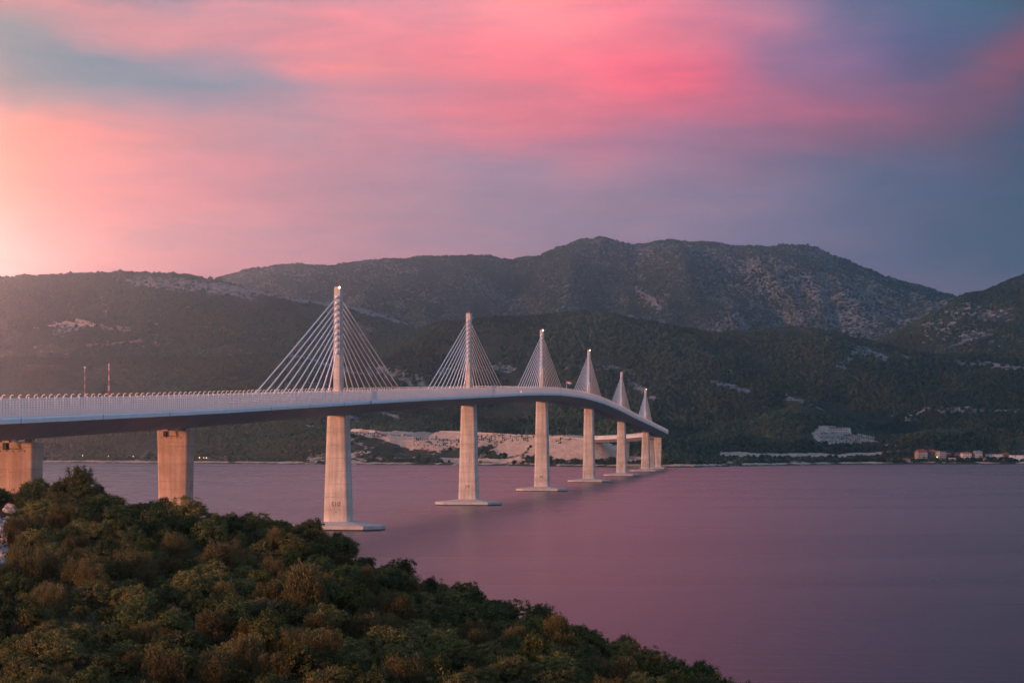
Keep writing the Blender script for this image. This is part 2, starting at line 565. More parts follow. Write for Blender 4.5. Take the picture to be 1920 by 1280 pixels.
def cl(s):
    """centre line: position of the deck's top edge level, heading"""
    z = float(np.interp(s, PS, PZ))
    if s <= S_ARC:
        p = B0 + BDIR * s
        return Vector((p.x, p.y, z)), BH
    p = B0 + BDIR * S_ARC
    a = (min(s, S_ARC2) - S_ARC) / R_ARC
    left = Vector((-BDIR.y, BDIR.x))
    c = p + left * R_ARC
    h = BH - a
    q = c + Vector((math.cos(-h), math.sin(-h))) * R_ARC
    if s > S_ARC2:
        q = q + Vector((math.sin(h), math.cos(h))) * (s - S_ARC2)
    return Vector((q.x, q.y, z)), h


def frame(s):
    p, h = cl(s)
    fwd = Vector((math.sin(h), math.cos(h), 0))
    right = Vector((math.cos(h), -math.sin(h), 0))
    return p, fwd, right


def off(s, lat, dz):
    p, f, r = frame(s)
    return p + r * lat + Vector((0, 0, dz))


# ------------------------------------------------------------------ far terrain
shoreY = tab([(-900, 866), (0, 867.5), (100, 867.5), (400, 869), (660, 870.5), (860, 871.5), (960, 872.6), (1050, 874.6), (1130, 875.2), (1200, 876), (1300, 876),
              (1400, 873.5), (1550, 871), (1700, 870), (1920, 870), (2800, 868)])
y1 = tab([(-900, 846), (0, 848), (400, 850), (560, 846), (620, 832), (660, 817), (700, 828), (750, 842), (800, 846), (860, 838),
          (905, 824), (960, 836), (1000, 839), (1040, 841), (1095, 843), (1150, 846), (1200, 849), (1250, 853), (1300, 856), (1400, 854),
          (1550, 852), (1700, 855), (1920, 856), (2800, 852)])
y2 = tab([(-900, 832), (0, 838), (400, 836), (540, 815), (600, 803), (660, 806), (750, 809), (860, 811), (950, 812), (1050, 818), (1110, 821),
          (1160, 832), (1230, 840), (1300, 846), (1400, 846), (1550, 840), (1700, 846), (1920, 848), (2800, 840)])
flat3 = tab([(-900, 0), (520, 0), (600, 1), (1110, 1), (1180, 0), (2800, 0)])
y3 = tab([(-900, 810), (0, 818), (400, 815), (600, 800), (1200, 815), (1250, 825), (1400, 826), (1500, 812), (1540, 812), (1620, 818), (1700, 826),
          (1920, 826), (2800, 815)])
yv = tab([(-900, 805), (0, 775), (400, 770), (700, 775), (1100, 775), (1300, 785), (1450, 770), (1530, 776), (1640, 786), (1750, 780),
          (1920, 770), (2800, 760)])
yL3 = tab([(-900, 790), (-300, 740), (-120, 680), (0, 672), (200, 676), (400, 672), (540, 664), (640, 688), (700, 690), (750, 662), (800, 616), (830, 604), (900, 597),  # ridge tables drop left of view, shaped to let the added glow through
           (1000, 593), (1080, 585), (1150, 591), (1250, 612), (1330, 625), (1400, 623), (1480, 615), (1560, 623), (1650, 647),
           (1750, 667), (1850, 665), (1920, 665), (2800, 640)])
yL2 = tab([(-900, 760), (-400, 690), (-200, 590), (-80, 532), (0, 522), (60, 521), (150, 516), (240, 514), (330, 519), (400, 525), (450, 535), (520, 554), (600, 565), (660, 574),
           (720, 592), (790, 614), (850, 650), (1000, 690), (1500, 690), (1650, 640), (1720, 606), (1770, 572), (1810, 553), (1850, 546),
           (1920, 516), (2000, 486), (2200, 450), (2800, 440)])
yL1 = tab([(-900, 760), (-300, 680), (0, 565), (300, 542), (400, 524), (460, 508), (530, 497), (600, 500), (700, 491), (800, 486), (900, 479), (960, 487),
           (1010, 481), (1060, 464), (1095, 452), (1125, 446), (1150, 450), (1190, 460), (1240, 452), (1320, 456), (1380, 461), (1440, 466), (1480, 457), (1505, 461),
           (1540, 473), (1600, 495), (1680, 527), (1760, 550), (1800, 558), (1920, 565), (2800, 570)])


def zof(py, Y):
    return CH - (py - HY) / F * Y


def shore(u):
    return CH * F / (shoreY(u) - HY)


def knots(u):
    Ys = shore(u) + 14 * fbm(u, u * 0, 60, 3, seed=5)
    o = np.ones_like(Ys)
    z2 = zof(y2(u), Ys + 155)
    fl = flat3(u)
    z3 = z2 * fl + zof(y3(u), Ys + 230) * (1 - fl)
    zl3, zl2, zl1 = zof(yL3(u), 3900), zof(yL2(u), 4800), zof(yL1(u), 6900)
    zv = zof(yv(u), 3420)
    d34 = np.minimum(zl3 - 22, zl3 + (zl2 - zl3) * 0.28)
    d21 = np.minimum(zl2 - 45, zl2 + (zl1 - zl2) * 0.3 - 20)
    K = [(Ys - 120, -12 * o), (Ys - 8, -0.8 * o), (Ys + 4, 1.6 * o), (Ys + 22, 4.5 * o), (Ys + 110, zof(y1(u), Ys + 110)), (Ys + 155, z2),
         (Ys + 230, z3), (3420 * o, zv), (3900 * o, zl3), (4220 * o, d34), (4800 * o, zl2), (5450 * o, d21), (6900 * o, zl1),
         (7200 * o, zl1 - 60), (7800 * o, zl1 * 0.6 - 60)]
    return np.stack([k[0] for k in K]), np.stack([k[1] for k in K]), Ys


def pchip(Xk, Zk, Y):
    """monotone cubic per column; Xk, Zk (K, C), Y (R, C)"""
    h = np.diff(Xk, axis=0)
    d = np.diff(Zk, axis=0) / h
    m = np.zeros_like(Zk)
    w1, w2 = 2 * h[1:] + h[:-1], h[1:] + 2 * h[:-1]
    same = d[:-1] * d[1:] > 0
    with np.errstate(divide='ignore', invalid='ignore'):
        hm = (w1 + w2) / (w1 / d[:-1] + w2 / d[1:])
    m[1:-1] = np.where(same, hm, 0)
    m[0], m[-1] = d[0], d[-1]
    C = Xk.shape[1]
    out = np.zeros_like(Y)
    k = np.zeros(Y.shape, int)
    for j in range(1, len(Xk) - 1):
        k += (Y >= Xk[j][None])
    c = np.broadcast_to(np.arange(C)[None], Y.shape)
    x0, x1 = Xk[k, c], Xk[k + 1, c]
    t = np.clip((Y - x0) / (x1 - x0), 0, 1)
    hh = x1 - x0
    return ((2 * t ** 3 - 3 * t ** 2 + 1) * Zk[k, c] + (t ** 3 - 2 * t ** 2 + t) * hh * m[k, c]
            + (-2 * t ** 3 + 3 * t ** 2) * Zk[k + 1, c] + (t ** 3 - t ** 2) * hh * m[k + 1, c])


def far_height(u, Y):
    """u (C,) photo columns, Y (R, C) distances -> heights with relief"""
    Xk, Zk, Ys = knots(u)
    Z = pchip(Xk, Zk, Y)
    X = (u[None] - CX) / F * Y
    inl = np.clip((Y - Ys[None] - 20) / 400, 0, 1)
    far = np.clip((Y - 4900) / 1200, 0, 1)
    ridge = np.ones_like(Y)
    for y0, w in ((3900, 190), (4800, 220), (6900, 330)):
        ridge *= 1 - 0.93 * np.exp(-((Y - y0) / w) ** 2)
    fl = flat3(u)[None] * np.exp(-(np.maximum(0, np.abs(Y - Ys[None] - 185) - 45) / 25) ** 2)
    gul = np.abs(fbm(X, Y * 0.35, 330, 4, 0.55, 21))
    Z = Z - gul * (62 + 70 * far) * inl * ridge
    Z = Z + fbm(X, Y, 170, 4, 0.5, 31) * (26 + 8 * far) * inl * ridge
    Z = Z + fbm(X, Y, 38, 3, 0.5, 41) * (1.2 + 3.0 * inl + 5 * far) * (1 - fl) * np.clip((Y - Ys[None]) / 25, 0, 1)
    # cut and fill for the road leaving the bridge
    for k in range(len(ROADP) - 1):
        x0, y0, z0 = ROADP[k]
        x1, y1_, z1 = ROADP[k + 1]
        near = (np.abs(X - x0) < 140) & (np.abs(Y - y0) < 140)
        if not near.any(): continue
        dx, dy = x1 - x0, y1_ - y0
        t = np.clip(((X - x0) * dx + (Y - y0) * dy) / (dx * dx + dy * dy), 0, 1)
        d = np.hypot(X - x0 - t * dx, Y - y0 - t * dy)
        zr = z0 + (z1 - z0) * t - 0.7
        e = np.maximum(0, d - 10)
        Z = np.where(near, np.minimum(np.maximum(Z, zr - e * 0.68), zr + e * 0.75), Z)
    return Z


ROADP = [tuple(cl(q)[0]) for q in (1925, 1965, 2010, 2060, 2110, 2160, 2210, 2260, 2310, 2360)]


def ground_far(px, Y):
    return float(far_height(np.array([float(px)]), np.array([[float(Y)]]))[0, 0])


def seg_dist(px, py, pts, ax=1.0, ay=1.0):
    best = np.full(px.shape, 1e9)
    for (x0, ya), (x1, yb) in zip(pts[:-1], pts[1:]):
        dx, dy = (x1 - x0) / ax, (yb - ya) / ay
        L = dx * dx + dy * dy + 1e-9
        t = np.clip(((px - x0) / ax * dx + (py - ya) / ay * dy) / L, 0, 1)
        best = np.minimum(best, np.hypot((px - x0) / ax - t * dx, (py - ya) / ay - t * dy))
    return best


def build_far():
    u = np.concatenate([np.arange(-760, -40, 14), np.arange(-40, 1960, 3.6), np.arange(1960, 2700, 14)]).astype(float)
    r = np.concatenate([np.arange(-110, -10, 25), np.arange(-10, 260, 3.2), np.arange(260, 1500, 8.5), np.arange(1500, 2300, 14),
                        np.arange(2300, 4700, 19)]).astype(float)
    Xk, Zk, Ys = knots(u)
    Y = Ys[None] + r[:, None]
    Y = np.clip(Y, None, 7400)
    Z = far_height(u, Y)
    X = (u[None] - CX) / F * Y
    PX = np.broadcast_to(u[None], Y.shape)
    PY = HY - (Z - CH) / Y * F
    wx = PX + 10 * fbm(X, Y, 60, 4, seed=51)
    wy = PY + 5 * fbm(X, Y, 60, 4, seed=52)
    rock = np.zeros_like(Z)

    def band(pts, w, s, hard=0.0, ax=1.0, ymin=0, ymax=1e9):
        nonlocal rock
        d = seg_dist(wx, wy, pts, ax)
        rock = np.maximum(rock, s * np.clip((1 - d / w) * (1 + hard), 0, 1) * (Y > ymin) * (Y < ymax))

    # limestone outcrops
    band([(240, 524), (330, 536), (420, 540), (470, 556)], 22, 0.8, 0.6, ymin=4200, ymax=5300)
    band([(400, 532), (520, 555), (600, 566), (660, 576), (720, 594), (790, 612)], 10, 1.0, 0.8, ymin=4200, ymax=5300)
    band([(545, 663), (600, 680), (640, 692), (700, 706)], 8, 0.9, 0.6)
    band([(700, 690), (745, 705), (785, 722)], 32, 0.74, 0.4)
    band([(815, 700), (860, 690), (960, 690)], 18, 0.7, 0.4)
    band([(700, 765), (735, 780), (770, 800)], 8, 0.95, 0.7, ymin=2950)
    band([(640, 775), (670, 790)], 8, 0.9, 0.7, ymin=2950)
    band([(1130, 690), (1190, 700)], 10, 0.8)
    band([(1060, 688), (1140, 692)], 10, 0.8)
    band([(1180, 715), (1215, 745)], 16, 0.85, 0.3)
    band([(1240, 660), (1390, 700)], 12, 0.6)
    band([(1340, 715), (1400, 735)], 14, 0.85, 0.3)
    band([(1480, 740), (1545, 775)], 9, 0.85, 0.3)
    band([(1570, 690), (1610, 655), (1660, 675)], 18, 0.8, 0.2)
    band([(1680, 660), (1700, 675)], 14, 0.7)
    band([(1790, 680), (1860, 685), (1930, 690)], 16, 0.75, 0.2)
    band([(1705, 782), (1740, 770), (1800, 768), (1850, 772)], 18, 0.76, 0.4)
    band([(1850, 772), (1930, 770)], 14, 0.75, 0.2)
    band([(1760, 800), (1790, 795)], 8, 0.7)
    band([(100, 622), (170, 612), (240, 618)], 14, 0.78, 0.3)
    band([(170, 650), (280, 640), (330, 650)], 7, 0.8, 0.3)
    band([(40, 652), (90, 650)], 5, 0.6)
    band([(790, 602), (900, 600)], 4, 0.7)
    # bare mountain
    mt = np.clip((Y - 5350) / 500, 0, 1)
    rock = np.maximum(rock, mt * (0.57 + 0.26 * fbm(X, Y, 420, 4, 0.55, 61)))
    band([(1190, 540), (1215, 560), (1235, 575)], 9, 0.95, 0.5, ymin=5300)
    band([(1080, 470), (1140, 500)], 30, 0.72, ymin=5300)
    band([(1380, 590), (1400, 615)], 10, 0.85, 0.3, ymin=5300)
    band([(1560, 585), (1620, 605)], 10, 0.8, 0.3, ymin=5300)
    rock = np.maximum(rock, np.where((wx > 1730) & (Y > 4300) & (Y < 5300), 0.45 + 0.3 * fbm(X, Y, 200, 3, seed=62), 0))
    rock = rock + 0.10 * fbm(X, Y, 140, 4, seed=63)
    rock = np.maximum(rock, 0.30 + 0.30 * fbm(X, Y, 300, 4, 0.5, 64))
    # bare earth of the works round the bridge head, and shore
    bare = np.zeros_like(Z)

    def bband(pts, w, s=1.0, ymax=3450, ymin=0):
        nonlocal bare
        d = seg_dist(wx, wy, pts)
        bare = np.maximum(bare, s * np.clip((1 - d / w) * 3, 0, 1) * (Y < ymax) * (Y > ymin))

    def bpoly(poly, s=1.0, ymax=3300):
        nonlocal bare
        inside = np.zeros(Z.shape, bool)
        n = len(poly)
        ex, ey = PX + 3 * fbm(X, Y, 25, 3, seed=53), PY + 1.5 * fbm(X, Y, 25, 3, seed=54)
        for i in range(n):
            (xa, ya), (xb, yb) = poly[i], poly[(i + 1) % n]
            c = ((ya > ey) != (yb > ey)) & (ex < (xb - xa) * (ey - ya) / (yb - ya + 1e-9) + xa)
            inside ^= c
        bare = np.where(inside & (Y < ymax), np.maximum(bare, s), bare)

    bpoly([(560, 795), (612, 803), (660, 806), (860, 811), (1050, 817), (1120, 821), (1150, 832), (1120, 846), (1060, 845), (1000, 832),
           (940, 822), (900, 826), (860, 838), (820, 846), (770, 842), (710, 822), (660, 814), (600, 806)])
    bband([(945, 828), (1000, 836)], 4)
    bband([(1130, 842), (1170, 842)], 7, 0.9)
    bband([(1040, 858), (1120, 860), (1160, 850)], 6, 0.8)
    bband([(1160, 862), (1230, 858)], 7, 0.6)
    bband([(1250, 822), (1262, 824)], 3, 0.9)
    bband([(1350, 852), (1450, 853), (1560, 854), (1650, 851)], 5.5, 0.95)
    bband([(1660, 847), (1700, 845)], 5, 0.5)
    bband([(680, 856), (780, 858)], 4, 0.5)
    bband([(830, 862), (980, 864)], 5, 0.7)
    bband([(880, 850), (980, 848)], 6, 0.35)
    bpoly([(1520, 812), (1535, 796), (1560, 795), (1600, 812), (1636, 818), (1650, 832), (1610, 834), (1560, 836), (1530, 828)], 0.62, 3600)
    bband([(1650, 833), (1690, 836)], 1.6, 0.8, 3600)
    bpoly([(60, 615), (110, 602), (150, 598), (185, 605), (180, 614)], 0.6, 4600)
    for q0 in ROADP:
        d = np.hypot(X - q0[0], Y - q0[1])
        bare = np.where(d < 48, np.maximum(bare, np.clip((62 - d - 26 * fbm(X, Y, 30, 3, seed=55)) / 20, 0, 1)), bare)
    # rocky waterline
    edge = np.exp(-((Y - Ys[None] - 9) / 9) ** 2)
    bare = np.maximum(bare, edge * (0.65 + 0.6 * fbm(X, Y, 40, 3, seed=66)))
    bare = bare + 0.12 * fbm(X, Y, 20, 3, seed=67) * (bare > 0.05)
    bare = np.where((Y - Ys[None] < 120) & (bare < 0.3), np.maximum(bare, 0.30 + 0.35 * fbm(X, Y * 1.0, 55, 3, seed=68) * 1.0), bare)
    attrs = {'rock': np.clip(rock, 0, 1.2), 'bare': np.clip(bare, 0, 1.2)}
    mt_ = M['terrain']
    cuts = [('shore', 0, int(np.searchsorted(r, 300))), ('hill', int(np.searchsorted(r, 300)), int(np.searchsorted(r, 2380))),
            ('mountain', int(np.searchsorted(r, 2380)), len(r) - 1)]
    for nm, a, b in cuts:
        s = slice(a, b + 1)
        me = grid_mesh(nm, X[s], Y[s], Z[s], mt_, {k: q[s] for k, q in attrs.items()})
        o = link(nm, me)
        tag(o, {'shore': 'pale earth and scrub shore at the far end of the bridge', 'hill': 'dark wooded hills with limestone outcrops behind the bridge',
                'mountain': 'bare bluish limestone mountain behind the wooded hills'}[nm], nm, kind='structure')
    return u, r, X, Y, Z, PX, PY, rock, bare, Ys


def terrain_fn(t, out):
    geo = t.n('ShaderNodeNewGeometry').outputs['Position']
    rk, br = t.attr('rock'), t.attr('bare')
    n1 = t.noise(geo, 0.022, 6, 0.62)
    n2 = t.noise(t.mapped(geo, (1, 1, 2.2)), 0.075, 5, 0.65)
    n3 = t.noise(geo, 0.4, 4, 0.6)
    soil = t.mix(t.ramp(n1, 0.35, 0.65), (0.022, 0.032, 0.020), (0.060, 0.056, 0.034))
    lime = t.mix(t.ramp(n2, 0.3, 0.7), (0.10, 0.105, 0.11), (0.32, 0.325, 0.33))
    lime = t.mix(t.m('MULTIPLY', t.ramp(n1, 0.55, 0.75), 0.5), lime, (0.30, 0.22, 0.17))
    earth = t.mix(t.ramp(n2, 0.3, 0.7), (0.52, 0.36, 0.27), (0.70, 0.52, 0.40))
    earth = t.v('MULTIPLY', earth, t.ramp(n3, 0.2, 0.8, 0.8, 1.12))
    n4 = t.noise(t.mapped(geo, (1, 1, 2.0)), 0.16, 4, 0.6)
    rf = t.ramp(t.m('ADD', t.m('MULTIPLY', rk, 0.86), t.m('ADD', t.m('MULTIPLY', t.m('SUBTRACT', n2, 0.5), 1.6), t.m('MULTIPLY', t.m('SUBTRACT', n4, 0.5), 1.3))), 0.44, 0.74)
    bf = t.ramp(t.m('ADD', br, t.m('ADD', t.m('MULTIPLY', t.m('SUBTRACT', n2, 0.5), 1.1), t.m('MULTIPLY', t.m('SUBTRACT', n4, 0.5), 0.8))), 0.42, 0.60)
    c = t.mix(rf, soil, lime)
    c = t.mix(bf, c, earth)
    pbsdf(t, out, c, 0.95, t.m('ADD', n2, t.m('MULTIPLY', n3, 0.25)), 0.9, 6.0, spec=0.1)


M['terrain'] = mat('terrain', terrain_fn)
FAR = build_far()

# ------------------------------------------------------------------ water


def water_fn(t, out):
    geo = t.n('ShaderNodeNewGeometry').outputs['Position']
    w1 = t.noise(t.mapped(geo, (0.05, 0.22, 1)), 1.0, 4, 0.6)
    w2 = t.noise(t.mapped(geo, (0.25, 0.9, 1)), 1.0, 3, 0.6)
    slick = t.noise(t.mapped(geo, (0.0016, 0.009, 1)), 1.0, 4, 0.55, 0.4)
    h = t.m('ADD', t.m('MULTIPLY', w1, 0.7), t.m('MULTIPLY', w2, 0.4))
    rough = t.ramp(slick, 0.35, 0.65, 0.265, 0.29)
    bn = t.n('ShaderNodeBump')
    bn.inputs['Strength'].default_value = 0.85
    bn.inputs['Distance'].default_value = 0.5
    t.put(bn.inputs['Height'], h)
    gl = t.n('ShaderNodeBsdfGlossy')
    t.put(gl.inputs['Color'], (1.0, 1.0, 1.0))
    t.put(gl.inputs['Roughness'], rough)
    t.t.links.new(bn.outputs[0], gl.inputs['Normal'])
    di = t.n('ShaderNodeBsdfDiffuse')
    t.put(di.inputs[0], (0.03, 0.035, 0.045))
    fr = t.n('ShaderNodeFresnel')
    fr.inputs['IOR'].default_value = 1.36
    mx = t.n('ShaderNodeMixShader')
    t.put(mx.inputs[0], t.m('MULTIPLY', fr.outputs[0], 0.48))     # mean reflectance of a ruffled sea
    t.t.links.new(di.outputs[0], mx.inputs[1])
    t.t.links.new(gl.outputs[0], mx.inputs[2])
    t.t.links.new(mx.outputs[0], out.inputs[0])


M['water'] = mat('sea_water', water_fn)
wx = np.array([-3500.0, 3500.0])
wy = np.array([-400.0, 3400.0])
gx, gy = np.meshgrid(wx, wy)
tag(link('water', grid_mesh('water', gx, gy, gx * 0, M['water'])), 'calm mauve sea of the strait', 'sea', kind='structure')

# ------------------------------------------------------------------ the bridge
S_END, S_START = 1925.0, -520.0
stations = list(np.arange(S_START, 1580, 15.0)) + list(np.arange(1580, S_END + 1, 6.9))
bridge = empty('bridge', (B0.x, B0.y, 0))
tag(bridge, 'long white cable-stayed road bridge on concrete piers crossing the strait', 'bridge')


def bput(mb, name, m, parent=bridge, smooth=False):
    """world-space mesh data attached under the bridge"""
    o = mb.build(name, m, None, smooth)
    o.parent = parent
    if parent is bridge:
        o.matrix_parent_inverse = Matrix.Translation((-B0.x, -B0.y, 0))
    return o


def sweep(section, ss=stations, closed=True):
    mb = MB()
    mb.loft([[off(s, a, b) for a, b in section] for s in ss], cap=closed, closed=closed)
    return mb


HW = 11.25
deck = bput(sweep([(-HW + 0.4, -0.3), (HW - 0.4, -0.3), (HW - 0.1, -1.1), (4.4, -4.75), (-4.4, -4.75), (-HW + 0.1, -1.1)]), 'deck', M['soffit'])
tag(deck, 'pale box girder deck with sloping grey underside')
for sg in (1, -1):
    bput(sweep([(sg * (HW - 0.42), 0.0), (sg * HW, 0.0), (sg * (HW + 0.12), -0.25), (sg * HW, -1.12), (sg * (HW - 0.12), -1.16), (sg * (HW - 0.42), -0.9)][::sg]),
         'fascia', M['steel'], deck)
bput(sweep([(-HW + 0.45, -0.26), (HW - 0.45, -0.26), (HW - 0.45, -0.29), (-HW + 0.45, -0.29)][::-1]), 'road_surface', M['asphalt'], deck)
for lat in (-2.2, 2.2, -9.6, 9.6):
    g = sweep([(lat - 0.14, 0.55), (lat + 0.14, 0.55), (lat + 0.14, 0.25), (lat - 0.14, 0.25)][::-1])
    for s in np.arange(S_START + 4, S_END - 2, 8.0):
        p, f, r = frame(s)
        c = p + r * lat
        g.tube([c + Vector((0, 0, -0.28)), c + Vector((0, 0, 0.4))], 0.08, 4, False)
    bput(g, 'guardrail', M['barrier'], deck)
SP = {10: 0.0, 9: 285.0, 8: 570.0, 7: 855.0, 6: 1140.0, 5: 1425.0, 4: 1614.5, 3: 1722.5, 2: 1830.5, 11: -189.5, 12: -297.5, 13: -405.5}
# joint plates across fascia and soffit beside each pier
for k in (10, 9, 8, 7, 6, 5):
    s = SP[k] + 2.0
    mb = MB()
    sec = [(HW + 0.14, 0.02), (HW + 0.15, -0.25), (HW + 0.03, -1.16), (4.45, -4.80), (-4.45, -4.80), (-HW - 0.03, -1.16), (-HW - 0.15, -0.25), (-HW - 0.14, 0.02)]
    mb.loft([[off(s + d, a, b) for a, b in sec] for d in (-0.9, 0.9)], cap=False, closed=False)
    bput(mb, 'joint_plate', M['seam'], deck)
# a few soffit welds along the spans
for s in np.arange(-420, 1600, 47.5):
    if min(abs(s - v) for v in SP.values()) < 12: continue
    mb = MB()
    sec = [(HW + 0.02, 0.01), (HW + 0.13, -0.25), (HW + 0.01, -1.15), (4.43, -4.77), (-4.43, -4.77), (-HW - 0.01, -1.15), (-HW - 0.13, -0.25), (-HW - 0.02, 0.01)]
    mb.loft([[off(s + d, a, b) for a, b in sec] for d in (-0.16, 0.16)], cap=False, closed=False)
    bput(mb, 'weld_seam', M['seamdark'], deck)

# wind barriers: rails and posts
POST = [(0.0, 0.0), (0.0, 1.2), (0.0, 2.6), (0.02, 3.45), (0.10, 3.9), (0.28, 4.2), (0.55, 4.34), (0.85, 4.28)]


def post_mesh(POST):
    mb = MB()
    rings = []
    for i, (a, z) in enumerate(POST):
        w = 0.15 if i < 4 else 0.085
        b = POST[min(i + 1, len(POST) - 1)]
        q = POST[max(i - 1, 0)]
        tx, tz = b[0] - q[0], b[1] - q[1]
        L = math.hypot(tx, tz)
        nx, nz = tz / L, -tx / L
        rings.append([(a - nx * w, -0.12, z - nz * w), (a + nx * w, -0.12, z + nz * w), (a + nx * w, 0.12, z + nz * w), (a - nx * w, 0.12, z - nz * w)])
    mb.loft(rings)
    return mb.mesh('barrier_post', M['barrier'])


pm_hook = post_mesh(POST)
pm_straight = post_mesh([(0.0, 0.0), (0.0, 1.2), (0.0, 2.6), (0.0, 3.5), (0.0, 3.8), (0.02, 4.0), (0.06, 4.12)])
step = 4.75
all_s = list(np.arange(-515, S_END - 4, step))
order = sorted(all_s, key=lambda s: (cl(s)[0] - Vector((0, 0, CH))).length if -330 < s else 9e9)
near_set = set(order[:150])
for sg, phase in ((1, 0.0), (-1, 2.0)):
    base = sweep([(sg * (HW - 0.30), 0.30), (sg * (HW - 0.10), 0.30), (sg * (HW - 0.10), 0.0), (sg * (HW - 0.30), 0.0)][::-sg])
    bar = bput(base, 'wind_barrier', M['barrier'])
    for z, hh in ((0.62, 0.15), (1.08, 0.15), (1.54, 0.15), (2.00, 0.15), (2.46, 0.15), (2.92, 0.15), (3.42, 0.16)):
        lat = HW - 0.2 - (0.16 if z > 3.2 else 0.02)
        rl = sweep([(sg * (lat - 0.05), z + hh), (sg * (lat + 0.05), z + hh), (sg * (lat + 0.05), z - hh), (sg * (lat - 0.05), z - hh)][::-sg])
        bput(rl, 'rail', M['barrier'], bar)
    rest = MB()
    pm = pm_straight if sg > 0 else pm_hook
    for s in all_s:
        p, f, r = frame(s + phase)
        pos = p + r * sg * (HW - 0.2)
        h = cl(s + phase)[1]
        rot = -h + (math.pi if sg > 0 else 0)
        if s in near_set:
            o = link('barrier_post', pm)
            o.parent = bar
            o.location = pos
            o.rotation_euler = (0, 0, rot)
        else:
            MM = Matrix.Translation(pos) @ Matrix.Rotation(rot, 4, 'Z')
            rest.add([MM @ v.co for v in pm.vertices], [tuple(q.vertices) for q in pm.polygons])
    tag(bput(rest, 'barrier_posts', M['barrier'], bar), kind='stuff')
    bal = MB()
    for s in np.arange(-512, S_END - 4, step / 3):
        p, f, r = frame(s + phase)
        c = p + r * sg * (HW - 0.2)
        u_, w_ = r * 0.09, f * 0.05
        z0, z1 = Vector((0, 0, 0.2)), Vector((0, 0, 3.5))
        bal.add([c + a_ + b_ + z_ for z_ in (z0, z1) for a_, b_ in ((-u_, -w_), (u_, -w_), (u_, w_), (-u_, w_))], [(0, 1, 5, 4), (1, 2, 6, 5), (2, 3, 7, 6), (3, 0, 4, 7), (4, 5, 6, 7)])
    tag(bput(bal, 'balusters', M['barrier'], bar), kind='stuff')


def rrect(w, d, ch, seg=4):
    """rounded-chamfer rectangle in plan, half sizes w (across), d (along)"""
    pts = []
    for cx_, cy_, a0 in ((w - ch, d - ch, 0), (-w + ch, d - ch, 90), (-w + ch, -d + ch, 180), (w - ch, -d + ch, 270)):
        for k in range(seg + 1):
            a = R(a0 + 90 * k / seg)
            pts.append((cx_ + ch * math.cos(a), cy_ + ch * math.sin(a)))
    return pts


def shaft(s, z0, z1, dims, name, m, parent, lifts=None, ch=1.1):
    """vertical tapered shaft; dims(z01) -> half width, half depth"""
    p, f, r = frame(s)
    mb = MB()
    zs = [z0]
    if lifts:
        z = z0 + lifts
        while z < z1 - 1:
            zs += [z - 0.10, z - 0.06, z + 0.06, z + 0.10]
            z += lifts
    zs.append(z1)
    rings = []
    for z in zs:
        t = (z - z0) / (z1 - z0)
        w, d = dims(t)
        rec = 0.0
        if lifts and z not in (z0, z1):
            ph = ((z - z0) / lifts) % 1.0
            rec = 0.07 if min(ph, 1 - ph) * lifts < 0.08 else 0.0
        rings.append([Vector((p.x, p.y, z)) + r * a + f * b for a, b in rrect(w - rec, d - rec, ch)])
    mb.loft(rings)
    o = bput(mb, name, m, parent)
    n = len(rings[0])
    sm = []
    for pl in o.data.polygons:
        nz = abs(pl.normal.z)
        sm.append(nz < 0.3)
    o.data.polygons.foreach_set('use_smooth', sm)
    try:
        o.data.set_sharp_from_angle(angle=R(28))
    except Exception:
        pass
    return o


def text_mesh(txt, size):
    c = bpy.data.curves.new('lettering', 'FONT')
    c.body = txt
    c.size = size
    c.align_x = 'CENTER'
    c.align_y = 'CENTER'
    c.extrude = 0.012
    c.resolution_u = 4
    ob = bpy.data.objects.new('lettering', c)
    COL.objects.link(ob)
    dg = bpy.context.evaluated_depsgraph_get()
    me = bpy.data.meshes.new_from_object(ob.evaluated_get(dg))
    bpy.data.objects.remove(ob)
    me.materials.clear()
    me.materials.append(M['paint_dark'])
    return me


